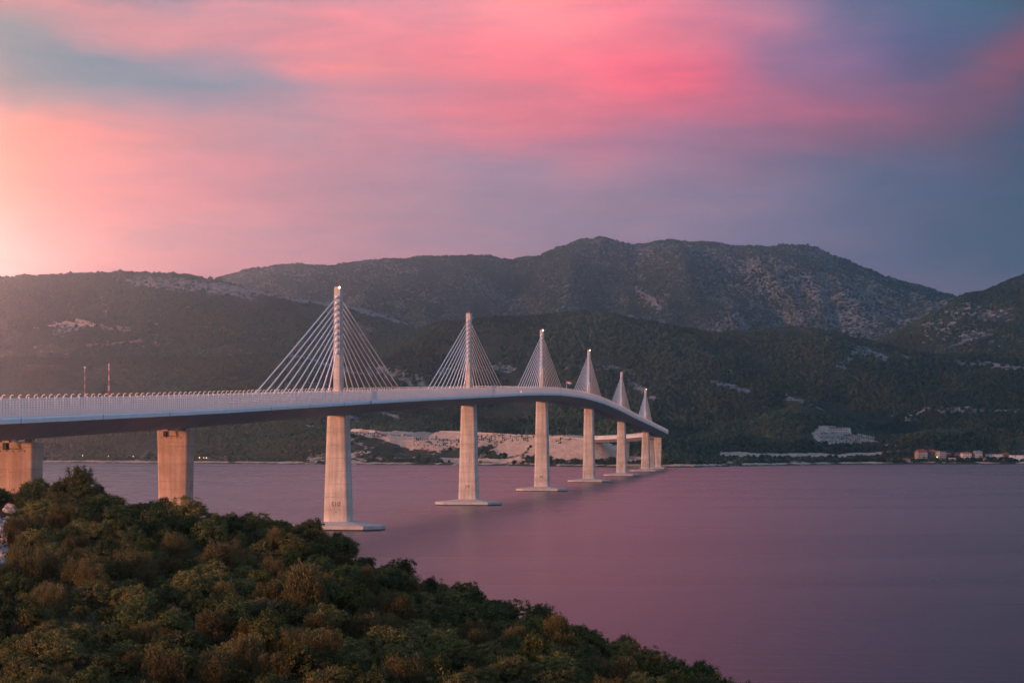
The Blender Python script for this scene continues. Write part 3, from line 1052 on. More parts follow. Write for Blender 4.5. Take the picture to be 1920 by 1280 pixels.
def make_pier(k):
    s = SP[k]
    p, f, r = frame(s)
    ztop = p.z - 4.7
    sea = 4 <= k <= 10
    if 5 <= k <= 10:
        z0 = 2.6
        o = shaft(s, z0, ztop, lambda t: (4.75 - 1.15 * t, 4.3 - 0.8 * t), 'pier', M['concrete'], bridge, 4.6, 1.5)
    elif k in (4, 3, 2):
        z0 = 2.6
        o = shaft(s, z0, ztop, lambda t: (3.5 + 0.7 * t, 3.0 + 0.2 * t), 'pier', M['concrete'], bridge, 4.6, 0.9)
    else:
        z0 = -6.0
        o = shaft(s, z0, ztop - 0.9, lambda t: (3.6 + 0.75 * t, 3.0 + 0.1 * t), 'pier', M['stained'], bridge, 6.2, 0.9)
    if k >= 11 or k <= 4:
        # bearings, beam and hanging inspection box at the head
        for a in (-2.6, 2.6):
            mb = MB()
            MM = Matrix.Translation((p.x, p.y, 0)) @ Matrix.Rotation(-cl(s)[1], 4, 'Z')
            mb.box((a, -0.6, ztop - 0.45), (1.5, 1.6, 0.95), MM)
            bput(mb, 'bearing', M['seam'], o)
        if k >= 11:
            mb = MB()
            mb.box((-1.9, -3.35, ztop - 1.75), (0.85, 0.35, 1.5), MM)
            bput(mb, 'cabinet', M['black'], o)
            mb = MB()
            mb.tube([MM @ Vector((-1.9, -3.3, ztop - 2.2)), MM @ Vector((1.2, -3.3, ztop - 2.3)), MM @ Vector((1.2, -3.3, ztop - 0.9))], 0.07, 5)
            mb.tube([MM @ Vector((1.7, -3.3, ztop - 2.6)), MM @ Vector((0.9, -3.3, ztop - 1.4)), MM @ Vector((0.9, -3.3, ztop - 0.9))], 0.06, 5)
            bput(mb, 'conduit', M['black'], o)
            for a in (-3.0, -1.6, -0.2, 1.2, 2.4):
                mb = MB()
                mb.tube([MM @ Vector((a, -3.15, ztop - 2.75)), MM @ Vector((a, -3.02, ztop - 2.75))], 0.16, 8)
                bput(mb, 'formwork_hole', M['black'], o)
    if 2 <= k <= 10:
        hw, hd, ch = (16.2, 9.5, 5.2) if k >= 5 else (10.5, 7.5, 3.5)
        zc, ze, zw = 3.0, 1.68, 0.50
        plan = [(hw, hd - ch), (hw - ch, hd), (-hw + ch, hd), (-hw, hd - ch), (-hw, -hd + ch), (-hw + ch, -hd), (hw - ch, -hd), (hw, -hd + ch)]
        ins = [(5.4, 4.2), (4.6, 5.0), (-4.6, 5.0), (-5.4, 4.2), (-5.4, -4.2), (-4.6, -5.0), (4.6, -5.0), (5.4, -4.2)]
        W3 = lambda a, b, z: Vector((p.x, p.y, z)) + r * a + f * b
        mb = MB()
        mb.loft([[W3(a, b, zw) for a, b in plan], [W3(a, b, ze) for a, b in plan], [W3(a * 0.985, b * 0.985, ze + 0.08) for a, b in plan],
                 [W3(a, b, zc) for a, b in ins]])
        bput(mb, 'pile_cap', M['cap'], o)
        mb = MB()
        mb.loft([[W3(a * 0.985, b * 0.985, -2.0) for a, b in plan], [W3(a * 0.985, b * 0.985, zw - 0.01) for a, b in plan]])
        bput(mb, 'waterline_skirt', M['skirt'], o)  # very dark concrete band below the cap, down into the water
        # number painted low on the shaft
        z = 9.2
        t = (z - 2.6) / (ztop - 2.6)
        dep = (4.3 - 0.8 * t) if k >= 5 else 3.02
        tm = text_mesh('S%d' % k, 2.25)
        lo = link('number', tm)
        lo.parent = o
        pos = W3(0, -(dep + 0.03), z)
        tilt = math.atan2(0.8, ztop - 2.6) if k >= 5 else 0
        lo.location = pos
        lo.rotation_euler = (R(90) - tilt, 0, -cl(s)[1])
        mb = MB()
        t2 = (6.4 - 2.6) / (ztop - 2.6)
        mb.box((0, 0, 0), (0.5, 0.06, 0.22), Matrix.Translation(W3(0.1, -((4.3 - 0.8 * t2) if k >= 5 else 3.02) - 0.03, 6.4)) @ Matrix.Rotation(-cl(s)[1], 4, 'Z'))
        bput(mb, 'number_plate', M['paint_dark'], o)
    return o


for k in (13, 12, 11, 10, 9, 8, 7, 6, 5, 4, 3, 2):
    make_pier(k)


def make_pylon(k):
    s = SP[k]
    p, f, r = frame(s)
    zt = p.z + 40.3
    o = shaft(s, p.z - 1.0, zt, lambda t: (1.2 - 0.06 * t, 3.4 - 1.15 * t), 'pylon', M['concrete'], bridge, None, 0.22)
    W3 = lambda a, b, z: Vector((p.x, p.y, z)) + r * a + f * b
    # capping
    mb = MB()
    mb.box((0, 0, zt + 0.14), (2.1, 4.3, 0.28), Matrix.Translation((p.x, p.y, 0)) @ Matrix.Rotation(-cl(s)[1], 4, 'Z'))
    bput(mb, 'capping_slab', M['seam'], o)
    if k in (10, 8, 7, 5):
        mb = MB()
        c = W3(0.9, -2.35, zt - 0.1)
        n, rr = 8, 0.32
        rings = [[c + Vector((rr * math.sin(R(th)) * math.cos(2 * math.pi * q / n), rr * math.sin(R(th)) * math.sin(2 * math.pi * q / n), rr * math.cos(R(th)))) for q in range(n)]
                 for th in (8, 40, 75, 105, 140, 172)]
        mb.loft(rings)
        bput(mb, 'beacon_lamp', M['beacon'], o, True)
    mb = MB()
    c = W3(0.2, -0.4, zt + 0.2)
    mb.tube([c, c + Vector((0, 0, 1.6))], [0.22, 0.10], 6)
    bput(mb, 'aviation_light', M['red'], o)
    for sg in (-1, 1):
        for j in range(10):
            dz = 3.3 + j * 2.12
            z = zt - dz
            t = (z - p.z + 1.0) / 41.3
            dep = 3.4 - 1.15 * t
            a = W3(0, sg * (dep - 0.3), z)
            L = 124 - 11.7 * j
            e = off(s + sg * L, 0, -0.3)
            d = (e - a).normalized()
            st = a + d * 0.2
            # slight sag
            pts = []
            for q in range(6):
                w = q / 5
                pts.append(st.lerp(e, w) + Vector((0, 0, -4 * 0.0022 * L * w * (1 - w))))
            mb = MB()
            mb.tube(pts, 0.22, 6)
            bput(mb, 'stay_cable', M['cable'], o, True)
            mb = MB()
            mb.tube([a - d * 0.6, a + d * 1.1, a + d * 1.7], [0.62, 0.58, 0.32], 8)
            bput(mb, 'anchor_housing', M['cable'], o, False)
            mb = MB()
            mb.tube([e, e - d * 3.2, e - d * 3.6], [0.34, 0.32, 0.2], 7)
            bput(mb, 'anchor_tube', M['seam'], o, False)
    return o


for k in (10, 9, 8, 7, 6, 5):
    make_pylon(k)
# small red lamp on the railing
mb = MB()
c = off(SP[9] + 106, HW + 0.1, 1.2)
mb.box(c, (0.4, 0.4, 0.5))
bput(mb, 'red_marker_lamp', M['redlamp'])

# flag above the deck between the fourth pylon and the third
fs = SP[8] + 45
fp = off(fs, HW - 0.9, -0.3)
flag = empty('flag', fp)
tag(flag, 'small red, white and blue flag flying on a pole on the bridge deck', 'flag')
mb = MB(); mb.tube([(0, 0, 0), (0, 0, 9.5)], [0.12, 0.07], 6); mb.build('pole', M['white'], flag)
for i, mk in enumerate(('red', 'white', 'blue')):
    mb = MB()
    rows = [[Vector((0.1 + 0.5 * q, 0.25 * math.sin(q * 1.1), 9.3 - 0.75 * (i + kk) - 0.09 * q)) for q in range(8)] for kk in (0, 1)]
    back = [[v + Vector((0, 0.03, 0)) for v in rw] for rw in rows]
    mb.loft([rows[0], rows[1], back[1], back[0], rows[0]], cap=False, closed=False)
    mb.build('stripe', M[mk], flag)

# ------------------------------------------------------------------ near hillside
SIL = np.array([(-3000, 905, 165), (-300, 900, 160), (0, 900, 152), (90, 900, 150), (150, 893, 149), (250, 912, 148), (350, 932, 147), (450, 950, 145), (520, 958, 144), (560, 961, 143), (600, 971, 142),
                (640, 1001, 141), (700, 1028, 139), (800, 1072, 137), (900, 1098, 134), (960, 1116, 133), (1050, 1148, 130), (1130, 1172, 128),
                (1200, 1203, 126), (1280, 1238, 123), (1340, 1255, 120), (1400, 1286, 118), (1450, 1320, 114), (1550, 1360, 108), (1700, 1450, 100), (4000, 2600, 90)], float)
YN = 98.0


def near_height(X, Y):
    """canopy-less ground of the near knoll"""
    X, Y = np.asarray(X, float), np.asarray(Y, float)
    Yc = np.maximum(Y, 60.0)
    px = CX + X / Yc * F
    sy, sY = np.interp(px, SIL[:, 0], SIL[:, 1]), np.interp(px, SIL[:, 0], SIL[:, 2])
    zs = CH - (sy - HY) / F * sY - 1.75
    zn = CH - np.maximum(455, sy + 12 - HY) / F * YN - 1.9
    t = (Y - YN) / (sY - YN)
    z_in = zn + (zs - zn) * np.clip(t, 0, 1) ** 0.92
    fall = np.where(px < 120, 0.10, 0.34)
    fall = np.interp(px, [100, 500], [0.09, 0.34])
    d = np.maximum(0, Y - sY)
    z_out = zs - d * fall * np.clip(d / 12, 0.25, 1)
    z_cam = zn + (29.4 - zn) * np.clip((YN - Y) / YN, 0, 1) ** 1.15
    z = np.where(Y > sY, z_out, np.where(Y < YN, z_cam, z_in))
    return z + 0.35 * fbm(X, Y, 9, 3, seed=71)


def near_at(px, py):
    """first ground point of the near knoll under a photo pixel"""
    Y = np.arange(70, 170, 0.25)
    X = (px - CX) / F * Y
    z = near_height(X, Y) + 0.0
    ray = CH - (py - HY) / F * Y
    k = np.argmax(z >= ray)
    if z[k] < ray[k]:
        k = int(np.argmin(ray - z))
    return Vector((X[k], Y[k], float(z[k])))


def hillside_fn(t, out):
    geo = t.n('ShaderNodeNewGeometry').outputs['Position']
    n1 = t.noise(geo, 0.35, 5, 0.6)
    n2 = t.noise(geo, 2.5, 5, 0.65)
    c = t.mix(t.ramp(n1, 0.35, 0.65), (0.045, 0.038, 0.022), (0.09, 0.06, 0.035))
    c = t.mix(t.m('MULTIPLY', t.ramp(n2, 0.6, 0.75), 0.5), c, (0.22, 0.2, 0.18))
    pbsdf(t, out, c, 0.95, n2, 0.8, 0.3, spec=0.1)


M['hillside'] = mat('hillside_soil', hillside_fn)
hx = np.concatenate([np.arange(-300, -70, 6), np.arange(-70, 70, 1.4), np.arange(70, 131, 6)]).astype(float)
hy = np.concatenate([np.arange(-60, 80, 7), np.arange(80, 175, 1.3), np.arange(175, 420, 6)]).astype(float)
gx, gy = np.meshgrid(hx, hy)
gz = near_height(gx, gy)
tag(link('hillside', grid_mesh('hillside', gx, gy, gz, M['hillside'])), 'near hillside under dense shrubs falling to the sea', 'hillside', kind='structure')


# ---- shrubs
def rand_dirs(n, up=-0.25):
    v = RNG.normal(size=(n * 3, 3))
    v /= np.linalg.norm(v, axis=1)[:, None]
    v = v[v[:, 2] > up][:n]
    return v


def leaf_quads(pos, axis, nrm, length, width):
    """leaves as rhombic quads from base pos along axis"""
    side = np.cross(axis, nrm)
    side /= np.linalg.norm(side, axis=1)[:, None] + 1e-9
    L, Wd = length[:, None], width[:, None]
    return np.stack([pos, pos + axis * L * 0.5 + side * Wd * 0.5, pos + axis * L, pos + axis * L * 0.5 - side * Wd * 0.5], 1)


def crown(kind):
    """returns quads (n,4,3), tint (n,) for a crown about 2.6 m wide standing at z=0"""
    Q, T = [], []
    if kind == 'juniper':
        nb, per, wx_, hz = 190, 40, 1.2, 1.1
    elif kind == 'oak':
        nb, per, wx_, hz = 180, 42, 1.35, 1.05
    elif kind == 'mastic':
        nb, per, wx_, hz = 230, 34, 1.45, 0.95
    elif kind == 'laurel':
        nb, per, wx_, hz = 150, 36, 1.2, 1.15
    # main lobes give the crown its uneven outline
    nl = {'juniper': 5, 'oak': 9, 'mastic': 8, 'laurel': 7}[kind]
    lobes = []
    for i in range(nl):
        a = RNG.uniform(0, 2 * math.pi)
        rr = wx_ * RNG.uniform(0.25, 0.62) if i else 0
        zc = hz * (1.0 + RNG.uniform(-0.35, 0.45) * (1 - 0.4 * rr / wx_)) if i else hz * 1.15
        lobes.append((rr * math.cos(a), rr * math.sin(a), zc, wx_ * RNG.uniform(0.38, 0.62), hz * RNG.uniform(0.5, 0.85) * (1.15 if kind == 'juniper' else 1)))
    lobes = np.array(lobes)
    per_l = nb // nl + 1
    for lx, ly, lz, lw, lh in lobes:
        dirs = rand_dirs(per_l, -0.55)
        for d in dirs:
            k = RNG.uniform(0.72, 1.06)
            c = np.array([lx + d[0] * lw * k, ly + d[1] * lw * k, max(0.15, lz + d[2] * lh * k)])
            outw = d * np.array([1, 1, 0.8]) + np.array([0, 0, 0.25])
            outw /= np.linalg.norm(outw)
            ct = RNG.uniform(0, 1)
            hgt = np.clip((c[2] / (2 * hz)), 0, 1)
            n = int(per * RNG.uniform(0.7, 1.3))
            if kind == 'juniper':
                up = outw * 0.55 + np.array([0, 0, 0.9])
                up /= np.linalg.norm(up)
                p = c + RNG.normal(size=(n, 3)) * np.array([0.10, 0.10, 0.17])
                ax = up + RNG.normal(size=(n, 3)) * 0.38
                ln, wd = RNG.uniform(0.10, 0.2, n), RNG.uniform(0.025, 0.05, n)
            elif kind == 'mastic':
                # flat-topped rosettes at the twig ends
                p = c + RNG.normal(size=(n, 3)) * np.array([0.095, 0.095, 0.045])
                ax = outw * 0.6 + np.array([0, 0, 0.35]) + RNG.normal(size=(n, 3)) * 0.75
                ln, wd = RNG.uniform(0.07, 0.14, n), RNG.uniform(0.04, 0.075, n)
            elif kind == 'oak':
                p = c + RNG.normal(size=(n, 3)) * 0.09
                ax = outw * 0.5 + RNG.normal(size=(n, 3)) * 0.8
                ln, wd = RNG.uniform(0.07, 0.14, n), RNG.uniform(0.05, 0.09, n)
            else:
                p = c + RNG.normal(size=(n, 3)) * np.array([0.095, 0.095, 0.08])
                ax = outw * 0.4 + np.array([0, 0, 0.5]) + RNG.normal(size=(n, 3)) * 0.7
                ln, wd = RNG.uniform(0.10, 0.18, n), RNG.uniform(0.045, 0.08, n)
            ax /= np.linalg.norm(ax, axis=1)[:, None]
            nr = RNG.normal(size=(n, 3))
            if kind != 'juniper':
                o_ = p - c
                o_ /= np.linalg.norm(o_, axis=1)[:, None] + 1e-6
                nr = o_ + outw * 0.7 + np.array([0, 0, 0.3]) + nr * 0.35
                nr /= np.linalg.norm(nr, axis=1)[:, None]
                ax = ax - nr * (ax * nr).sum(1)[:, None] * 0.8
                ax /= np.linalg.norm(ax, axis=1)[:, None] + 1e-6
            Q.append(leaf_quads(p, ax, nr, ln, wd))
            T.append(np.clip(0.15 + 0.55 * ct + RNG.normal(size=n) * 0.14 + 0.12 * RNG.uniform(), 0, 1))
    return np.concatenate(Q), np.concatenate(T)


def trunk_mesh(kind):
    mb = MB()
    n = 3 if kind != 'laurel' else 2
    for i in range(n):
        a = RNG.uniform(0, 6.28)
        l = RNG.uniform(0.5, 0.8)
        top = Vector((math.cos(a) * l, math.sin(a) * l, 1.25 + RNG.uniform(-0.2, 0.3)))
        mid = top * 0.45 + Vector((0, 0, 0.12))
        mb.tube([(0.06 * math.cos(a), 0.06 * math.sin(a), -0.35), mid, top], [0.085, 0.06, 0.025], 5)
        for j in range(3):
            b = RNG.uniform(0, 6.28)
            e = mid.lerp(top, 0.5 + 0.2 * j) + Vector((math.cos(b) * 0.45, math.sin(b) * 0.45, 0.4))
            mb.tube([mid.lerp(top, 0.3 + 0.2 * j), e], [0.04, 0.015], 4)
    return mb.mesh('trunk', M['bark'], True)


PROTO = {}
for kind, nv in (('juniper', 5), ('oak', 4), ('mastic', 4), ('laurel', 3)):
    PROTO[kind] = []
    for i in range(nv):
        q, t_ = crown(kind)
        PROTO[kind].append((quads_mesh(kind + '_crown', q, {'tint': t_}, M[kind]), trunk_mesh(kind)))

NAMES = {'juniper': 'juniper_shrub', 'oak': 'oak_shrub', 'mastic': 'mastic_shrub', 'laurel': 'laurel_shrub'}
LOOK = {'juniper': 'feathery brown', 'oak': 'dark green lumpy', 'mastic': 'olive pale-tipped', 'laurel': 'yellow-green'}
ROWW = {'ridge': 'on the hill edge', 'mid': 'midway up the hill', 'low': 'low on the hill'}


def where(px):
    for lim, w in ((140, 'below the leftmost pier'), (280, 'between the two left piers'), (430, 'below the bare concrete pier'), (570, 'left of pier S10'), (720, 'below pier S10'),
                   (860, 'between piers S10 and S9'), (980, 'below pier S9'), (1120, 'below pier S8')):
        if px < lim: return w
    return 'at the right tip of the slope'


def shrub(kind, loc, sc, rz, label=None, zs=1.0, group=None):
    cm, tm = PROTO[kind][random.randrange(len(PROTO[kind]))]
    o = empty(NAMES[kind], loc, rz)
    o.scale = (sc, sc, sc * zs)
    link('crown', cm, o)
    link('trunk', tm, o)
    py = HY - (loc[2] + 1.2 - CH) / loc[1] * F
    sy = np.interp(CX + loc[0] / loc[1] * F, SIL[:, 0], SIL[:, 1])
    zone = 'ridge' if py < sy + 34 else ('low' if py > 1150 else 'mid')
    px = CX + loc[0] / loc[1] * F
    size = 'small' if sc < 0.78 else ('large' if sc > 0.93 else 'middling')
    lab_ = '%s %s shrub %s, %s' % (size, LOOK[kind], ROWW[zone], where(px))
    tag(o, label or lab_, 'shrub', None if label else '%s %s shrubs %s, %s' % (size, LOOK[kind], ROWW[zone], where(px)))
    return o


# shrubs one can single out
SPECIAL = [
    ('oak', 66, 893, 0.92, 'round dark shrub beside the pale rocks in front of the leftmost pier', 1.0),
    ('oak', 118, 893, 0.70, 'small open-crowned shrub at the hilltop between the pier and the water', 1.35),
    ('oak', 150, 888, 0.95, 'tall loose dark tree at the top of the hillside edge', 1.35),
    ('laurel', 68, 1190, 0.80, 'bright yellow-green shrub at the lower left of the hillside', 1.05),
    ('laurel', 490, 1235, 1.0, 'rounded yellow-green shrub near the bottom below the first pylon pier', 1.1),
    ('oak', 588, 992, 0.8, 'dark lumpy shrub overlapping the base slab of pier S10', 1.0),
    ('mastic', 355, 985, 1.1, 'olive shrub with pale rosettes in front of the bare concrete pier', 1.0),
    ('juniper', 560, 1160, 1.15, 'tall dark brown shrub at the centre of the near hillside', 1.2),
    ('mastic', 740, 1245, 1.35, 'broad golden olive shrub at the bottom centre of the hillside', 0.9),
    ('laurel', 1040, 1248, 0.75, 'small yellow-green shrub low on the right part of the hillside', 0.8),
]
taken = []
for kind, px, py, sc, lab, zs in SPECIAL:
    p = near_at(px, py)
    p.z = float(near_height(p.x, p.y)) - 0.1
    shrub(kind, p, sc, random.uniform(0, 6), lab, zs)
    taken.append((p.x, p.y, 1.1 * sc))

ROCKZONE = [[(22, 912), (72, 912)], [(12, 958), (34, 962)], [(2, 975), (10, 1010), (2, 1058)], [(-30, 980), (-20, 1060)]]


def in_rocks(px, py):
    for ln in ROCKZONE:
        if seg_dist(np.array([px]), np.array([py]), ln)[0] < 17: return True
    return False


cand = 0
count = 0
while cand < 12000 and count < 640:
    cand += 1
    Y = random.uniform(93, 156)
    px = random.uniform(-70, 1520)
    X = (px - CX) / F * Y
    sY = np.interp(px, SIL[:, 0], SIL[:, 2])
    if Y > sY + 3.0: continue
    g = float(near_height(X, Y))
    py = HY - (g - CH) / Y * F
    if py > 1370: continue
    sc = random.choice((0.45, 0.5, 0.58, 0.65, 0.72, 0.8, 0.88, 0.95, 1.05))
    if in_rocks(px, py) or in_rocks(px, py - 22): continue
    if any((X - a) ** 2 + (Y - b) ** 2 < (0.83 * (c + sc)) ** 2 for a, b, c in taken): continue
    patch = fbm(np.array([X]), np.array([Y]), 14, 2, seed=81)[0] + random.uniform(-0.5, 0.5)
    edge = Y > sY - 7
    if edge:
        kind = random.choices(('oak', 'juniper', 'mastic', 'laurel'), (6, 0.6, 3, 0.3))[0]
    elif patch > 0.12:
        kind = random.choices(('mastic', 'oak', 'laurel', 'juniper'), (5, 3, 1.2, 1))[0]
    else:
        kind = random.choices(('juniper', 'oak', 'mastic', 'laurel'), (2.4, 3.4, 2.6, 0.5))[0]
    if edge: sc = min(sc, 1.0)
    shrub(kind, (X, Y, g - 0.1), sc, random.uniform(0, 6.28), zs=random.uniform(0.8, 1.1) * (0.9 if edge else 1))
    taken.append((X, Y, sc))
    count += 1
print('shrubs', count)


# dead shrubs: bare grey branches among the leaves
def bare_branches(seed):
    rr = random.Random(seed)
    mb = MB()

    def grow(p, d, L, rad, lev):
        e = p + d * L
        mb.tube([p, p.lerp(e, 0.5) + Vector((rr.uniform(-.05, .05), rr.uniform(-.05, .05), 0)) * L, e], [rad, rad * 0.8, rad * 0.6], 4)
        if lev == 0: return
        for _ in range(3):
            nd = (d + Vector((rr.uniform(-.8, .8), rr.uniform(-.8, .8), rr.uniform(-.2, .5)))).normalized()
            grow(p.lerp(e, rr.uniform(0.5, 1.0)), nd, L * rr.uniform(0.55, 0.8), rad * 0.55, lev - 1)
    for _ in range(4):
        grow(Vector((rr.uniform(-.1, .1), rr.uniform(-.1, .1), -0.2)), Vector((rr.uniform(-.6, .6), rr.uniform(-.6, .6), 1)).normalized(), 1.0, 0.045, 3)
    return mb


M['deadwood'] = simple('dead_wood', (0.11, 0.095, 0.085), 0.9, 0.25, 5)
for i, (px, py, lab_, sc) in enumerate(((502, 1165, 'bare grey dead branches beside a brown shrub at mid slope', 1.15), (98, 1040, 'small bare dead branches on the left part of the slope', 0.9),
                                        (432, 1255, 'bare dead twigs at the bottom of the slope near the yellow-green shrub', 1.0), (905, 1235, 'bare dead branches low on the slope below pier S9', 1.0),
                                        (1165, 1215, 'bare dead branches near the right tip of the slope', 0.9))):
    p = near_at(px, py)
    o = empty('dead_shrub', p, i * 1.3)
    o.scale = (sc * 0.72,) * 3
    bare_branches(i + 3).build('branches', M['deadwood'], o)
    tag(o, lab_, 'dead shrub')


def dry_grass():
    n = 5200
    px, py = RNG.uniform(-30, 62, n), RNG.uniform(898, 945, n)
    P_ = np.array([tuple(near_at(a_, b_)) for a_, b_ in zip(px[:400], py[:400])])
    c = P_[RNG.integers(0, len(P_), n)] + RNG.normal(size=(n, 3)) * np.array([0.25, 0.35, 0])
    c[:, 2] = near_height(c[:, 0], c[:, 1])
    ax = RNG.normal(size=(n, 3)) * 0.28 + np.array([0, 0, 1.0])
    ax /= np.linalg.norm(ax, axis=1)[:, None]
    q = leaf_quads(c, ax, RNG.normal(size=(n, 3)), RNG.uniform(0.35, 0.85, n), RNG.uniform(0.02, 0.04, n))
    o = link('grass', quads_mesh('grass', q, {'tint': RNG.uniform(0, 1, n)}, M['grass']))
    tag(o, 'dry yellowish grass by the pale rocks at the top left of the slope', 'grass', kind='stuff')


dry_grass()


# low growth between the shrubs: one uncountable mass of leaves
def undergrowth():
    n = 90000
    Y = RNG.uniform(92, 156, n)
    px = RNG.uniform(-80, 1540, n)
    X = (px - CX) / F * Y
    sY = np.interp(px, SIL[:, 0], SIL[:, 2])
    keep = Y < sY + 5
    X, Y, px = X[keep], Y[keep], px[keep]
    g = near_height(X, Y)
    py = HY - (g - CH) / Y * F
    keep = np.ones(len(X), bool)
    for ln in ROCKZONE:
        keep &= seg_dist(px, py, ln) > 13
    X, Y, g = X[keep], Y[keep], g[keep]
    h = 0.15 + 0.75 * np.clip(fbm(X, Y, 2.2, 2, seed=91) + 0.5, 0, 1)
    n = len(X)
    p = np.stack([X, Y, g + RNG.uniform(0, 1, n) * h], 1)
    ax = RNG.normal(size=(n, 3)) * 0.6 + np.array([0, 0, 0.8])
    ax /= np.linalg.norm(ax, axis=1)[:, None]
    q = leaf_quads(p, ax, RNG.normal(size=(n, 3)), RNG.uniform(0.15, 0.3, n), RNG.uniform(0.05, 0.12, n))
    o = link('undergrowth', quads_mesh('undergrowth', q, {'tint': RNG.uniform(0, 0.7, n)}, M['oak']))
    tag(o, 'low leafy undergrowth between the shrubs of the near hillside', 'undergrowth', kind='stuff')


undergrowth()


# pale rocks at the left edge
def rock_mesh(i):
    mb = MB()
    n, rings = 7, []
    for th in (10, 45, 80, 115, 150, 172):
        rings.append([Vector((math.sin(R(th)) * math.cos(2 * math.pi * q / n), math.sin(R(th)) * math.sin(2 * math.pi * q / n) * 0.8, math.cos(R(th)) * 0.62)) * random.uniform(0.68, 1.15)
                      for q in range(n)])
    mb.loft(rings)
    return mb.mesh('stone', M['stone'])


def stone_fn(t, out):
    tc = t.n('ShaderNodeTexCoord').outputs['Object']
    oi = t.n('ShaderNodeObjectInfo').outputs['Random']
    n = t.noise(tc, 2.5, 5, 0.65)
    c = t.mix(t.ramp(n, 0.3, 0.7), (0.26, 0.23, 0.21), (0.50, 0.45, 0.41))
    c = t.mix(t.ramp(oi, 0.75, 1.0), c, (0.34, 0.2, 0.13))
    pbsdf(t, out, c, 0.9, n, 0.5, 0.1)


M['stone'] = mat('limestone', stone_fn)
RM = [rock_mesh(i) for i in range(7)]
heap_labels = ['pale broken rocks beside the round dark shrub at the hilltop', 'small pale rock outcrop between low shrubs at the far left',
               'long band of pale rubble down the left edge of the hillside']
for zi, (ln, num, w, lab) in enumerate(((ROCKZONE[0], 75, 7, heap_labels[0]), (ROCKZONE[1], 40, 8, heap_labels[1]), ([(-14, 972), (6, 985), (12, 1010), (4, 1062), (-14, 1070)], 150, 14, heap_labels[2]))):
    base = near_at(*ln[0])
    heap = empty('rock_heap', base)
    tag(heap, lab, 'rocks')
    for i in range(num):
        seg = random.randrange(len(ln) - 1)
        f_ = random.random()
        px = ln[seg][0] * (1 - f_) + ln[seg + 1][0] * f_ + random.uniform(-w, w)
        py = ln[seg][1] * (1 - f_) + ln[seg + 1][1] * f_ + random.uniform(-w, w) * 0.6
        p = near_at(px, py)
        sz = random.choice((0.12, 0.16, 0.2, 0.26, 0.34))
        o = link('stone', random.choice(RM), heap, p - base + Vector((0, 0, sz * 0.35 + 0.12)), (random.uniform(-.4, .4), random.uniform(-.4, .4), random.uniform(0, 6)), sz)

# ------------------------------------------------------------------ woods on the far hills (one mass each)


def forest_fn(t, out):
    oi = t.n('ShaderNodeObjectInfo').outputs['Random']
    geo = t.n('ShaderNodeNewGeometry').outputs['Position']
    n = t.noise(geo, 0.006, 3, 0.6)
    c = t.mix(oi, (0.010, 0.022, 0.014), (0.050, 0.070, 0.038))
    c = t.v('MULTIPLY', c, t.ramp(t.noise(geo, 0.0022, 4, 0.6), 0.38, 0.62, 0.6, 1.35))
    c = t.mix(t.m('MULTIPLY', t.ramp(n, 0.46, 0.66), 0.6), c, (0.058, 0.062, 0.029))
    pbsdf(t, out, c, 0.95, spec=0.05)


M['forest'] = mat('forest_crowns', forest_fn)


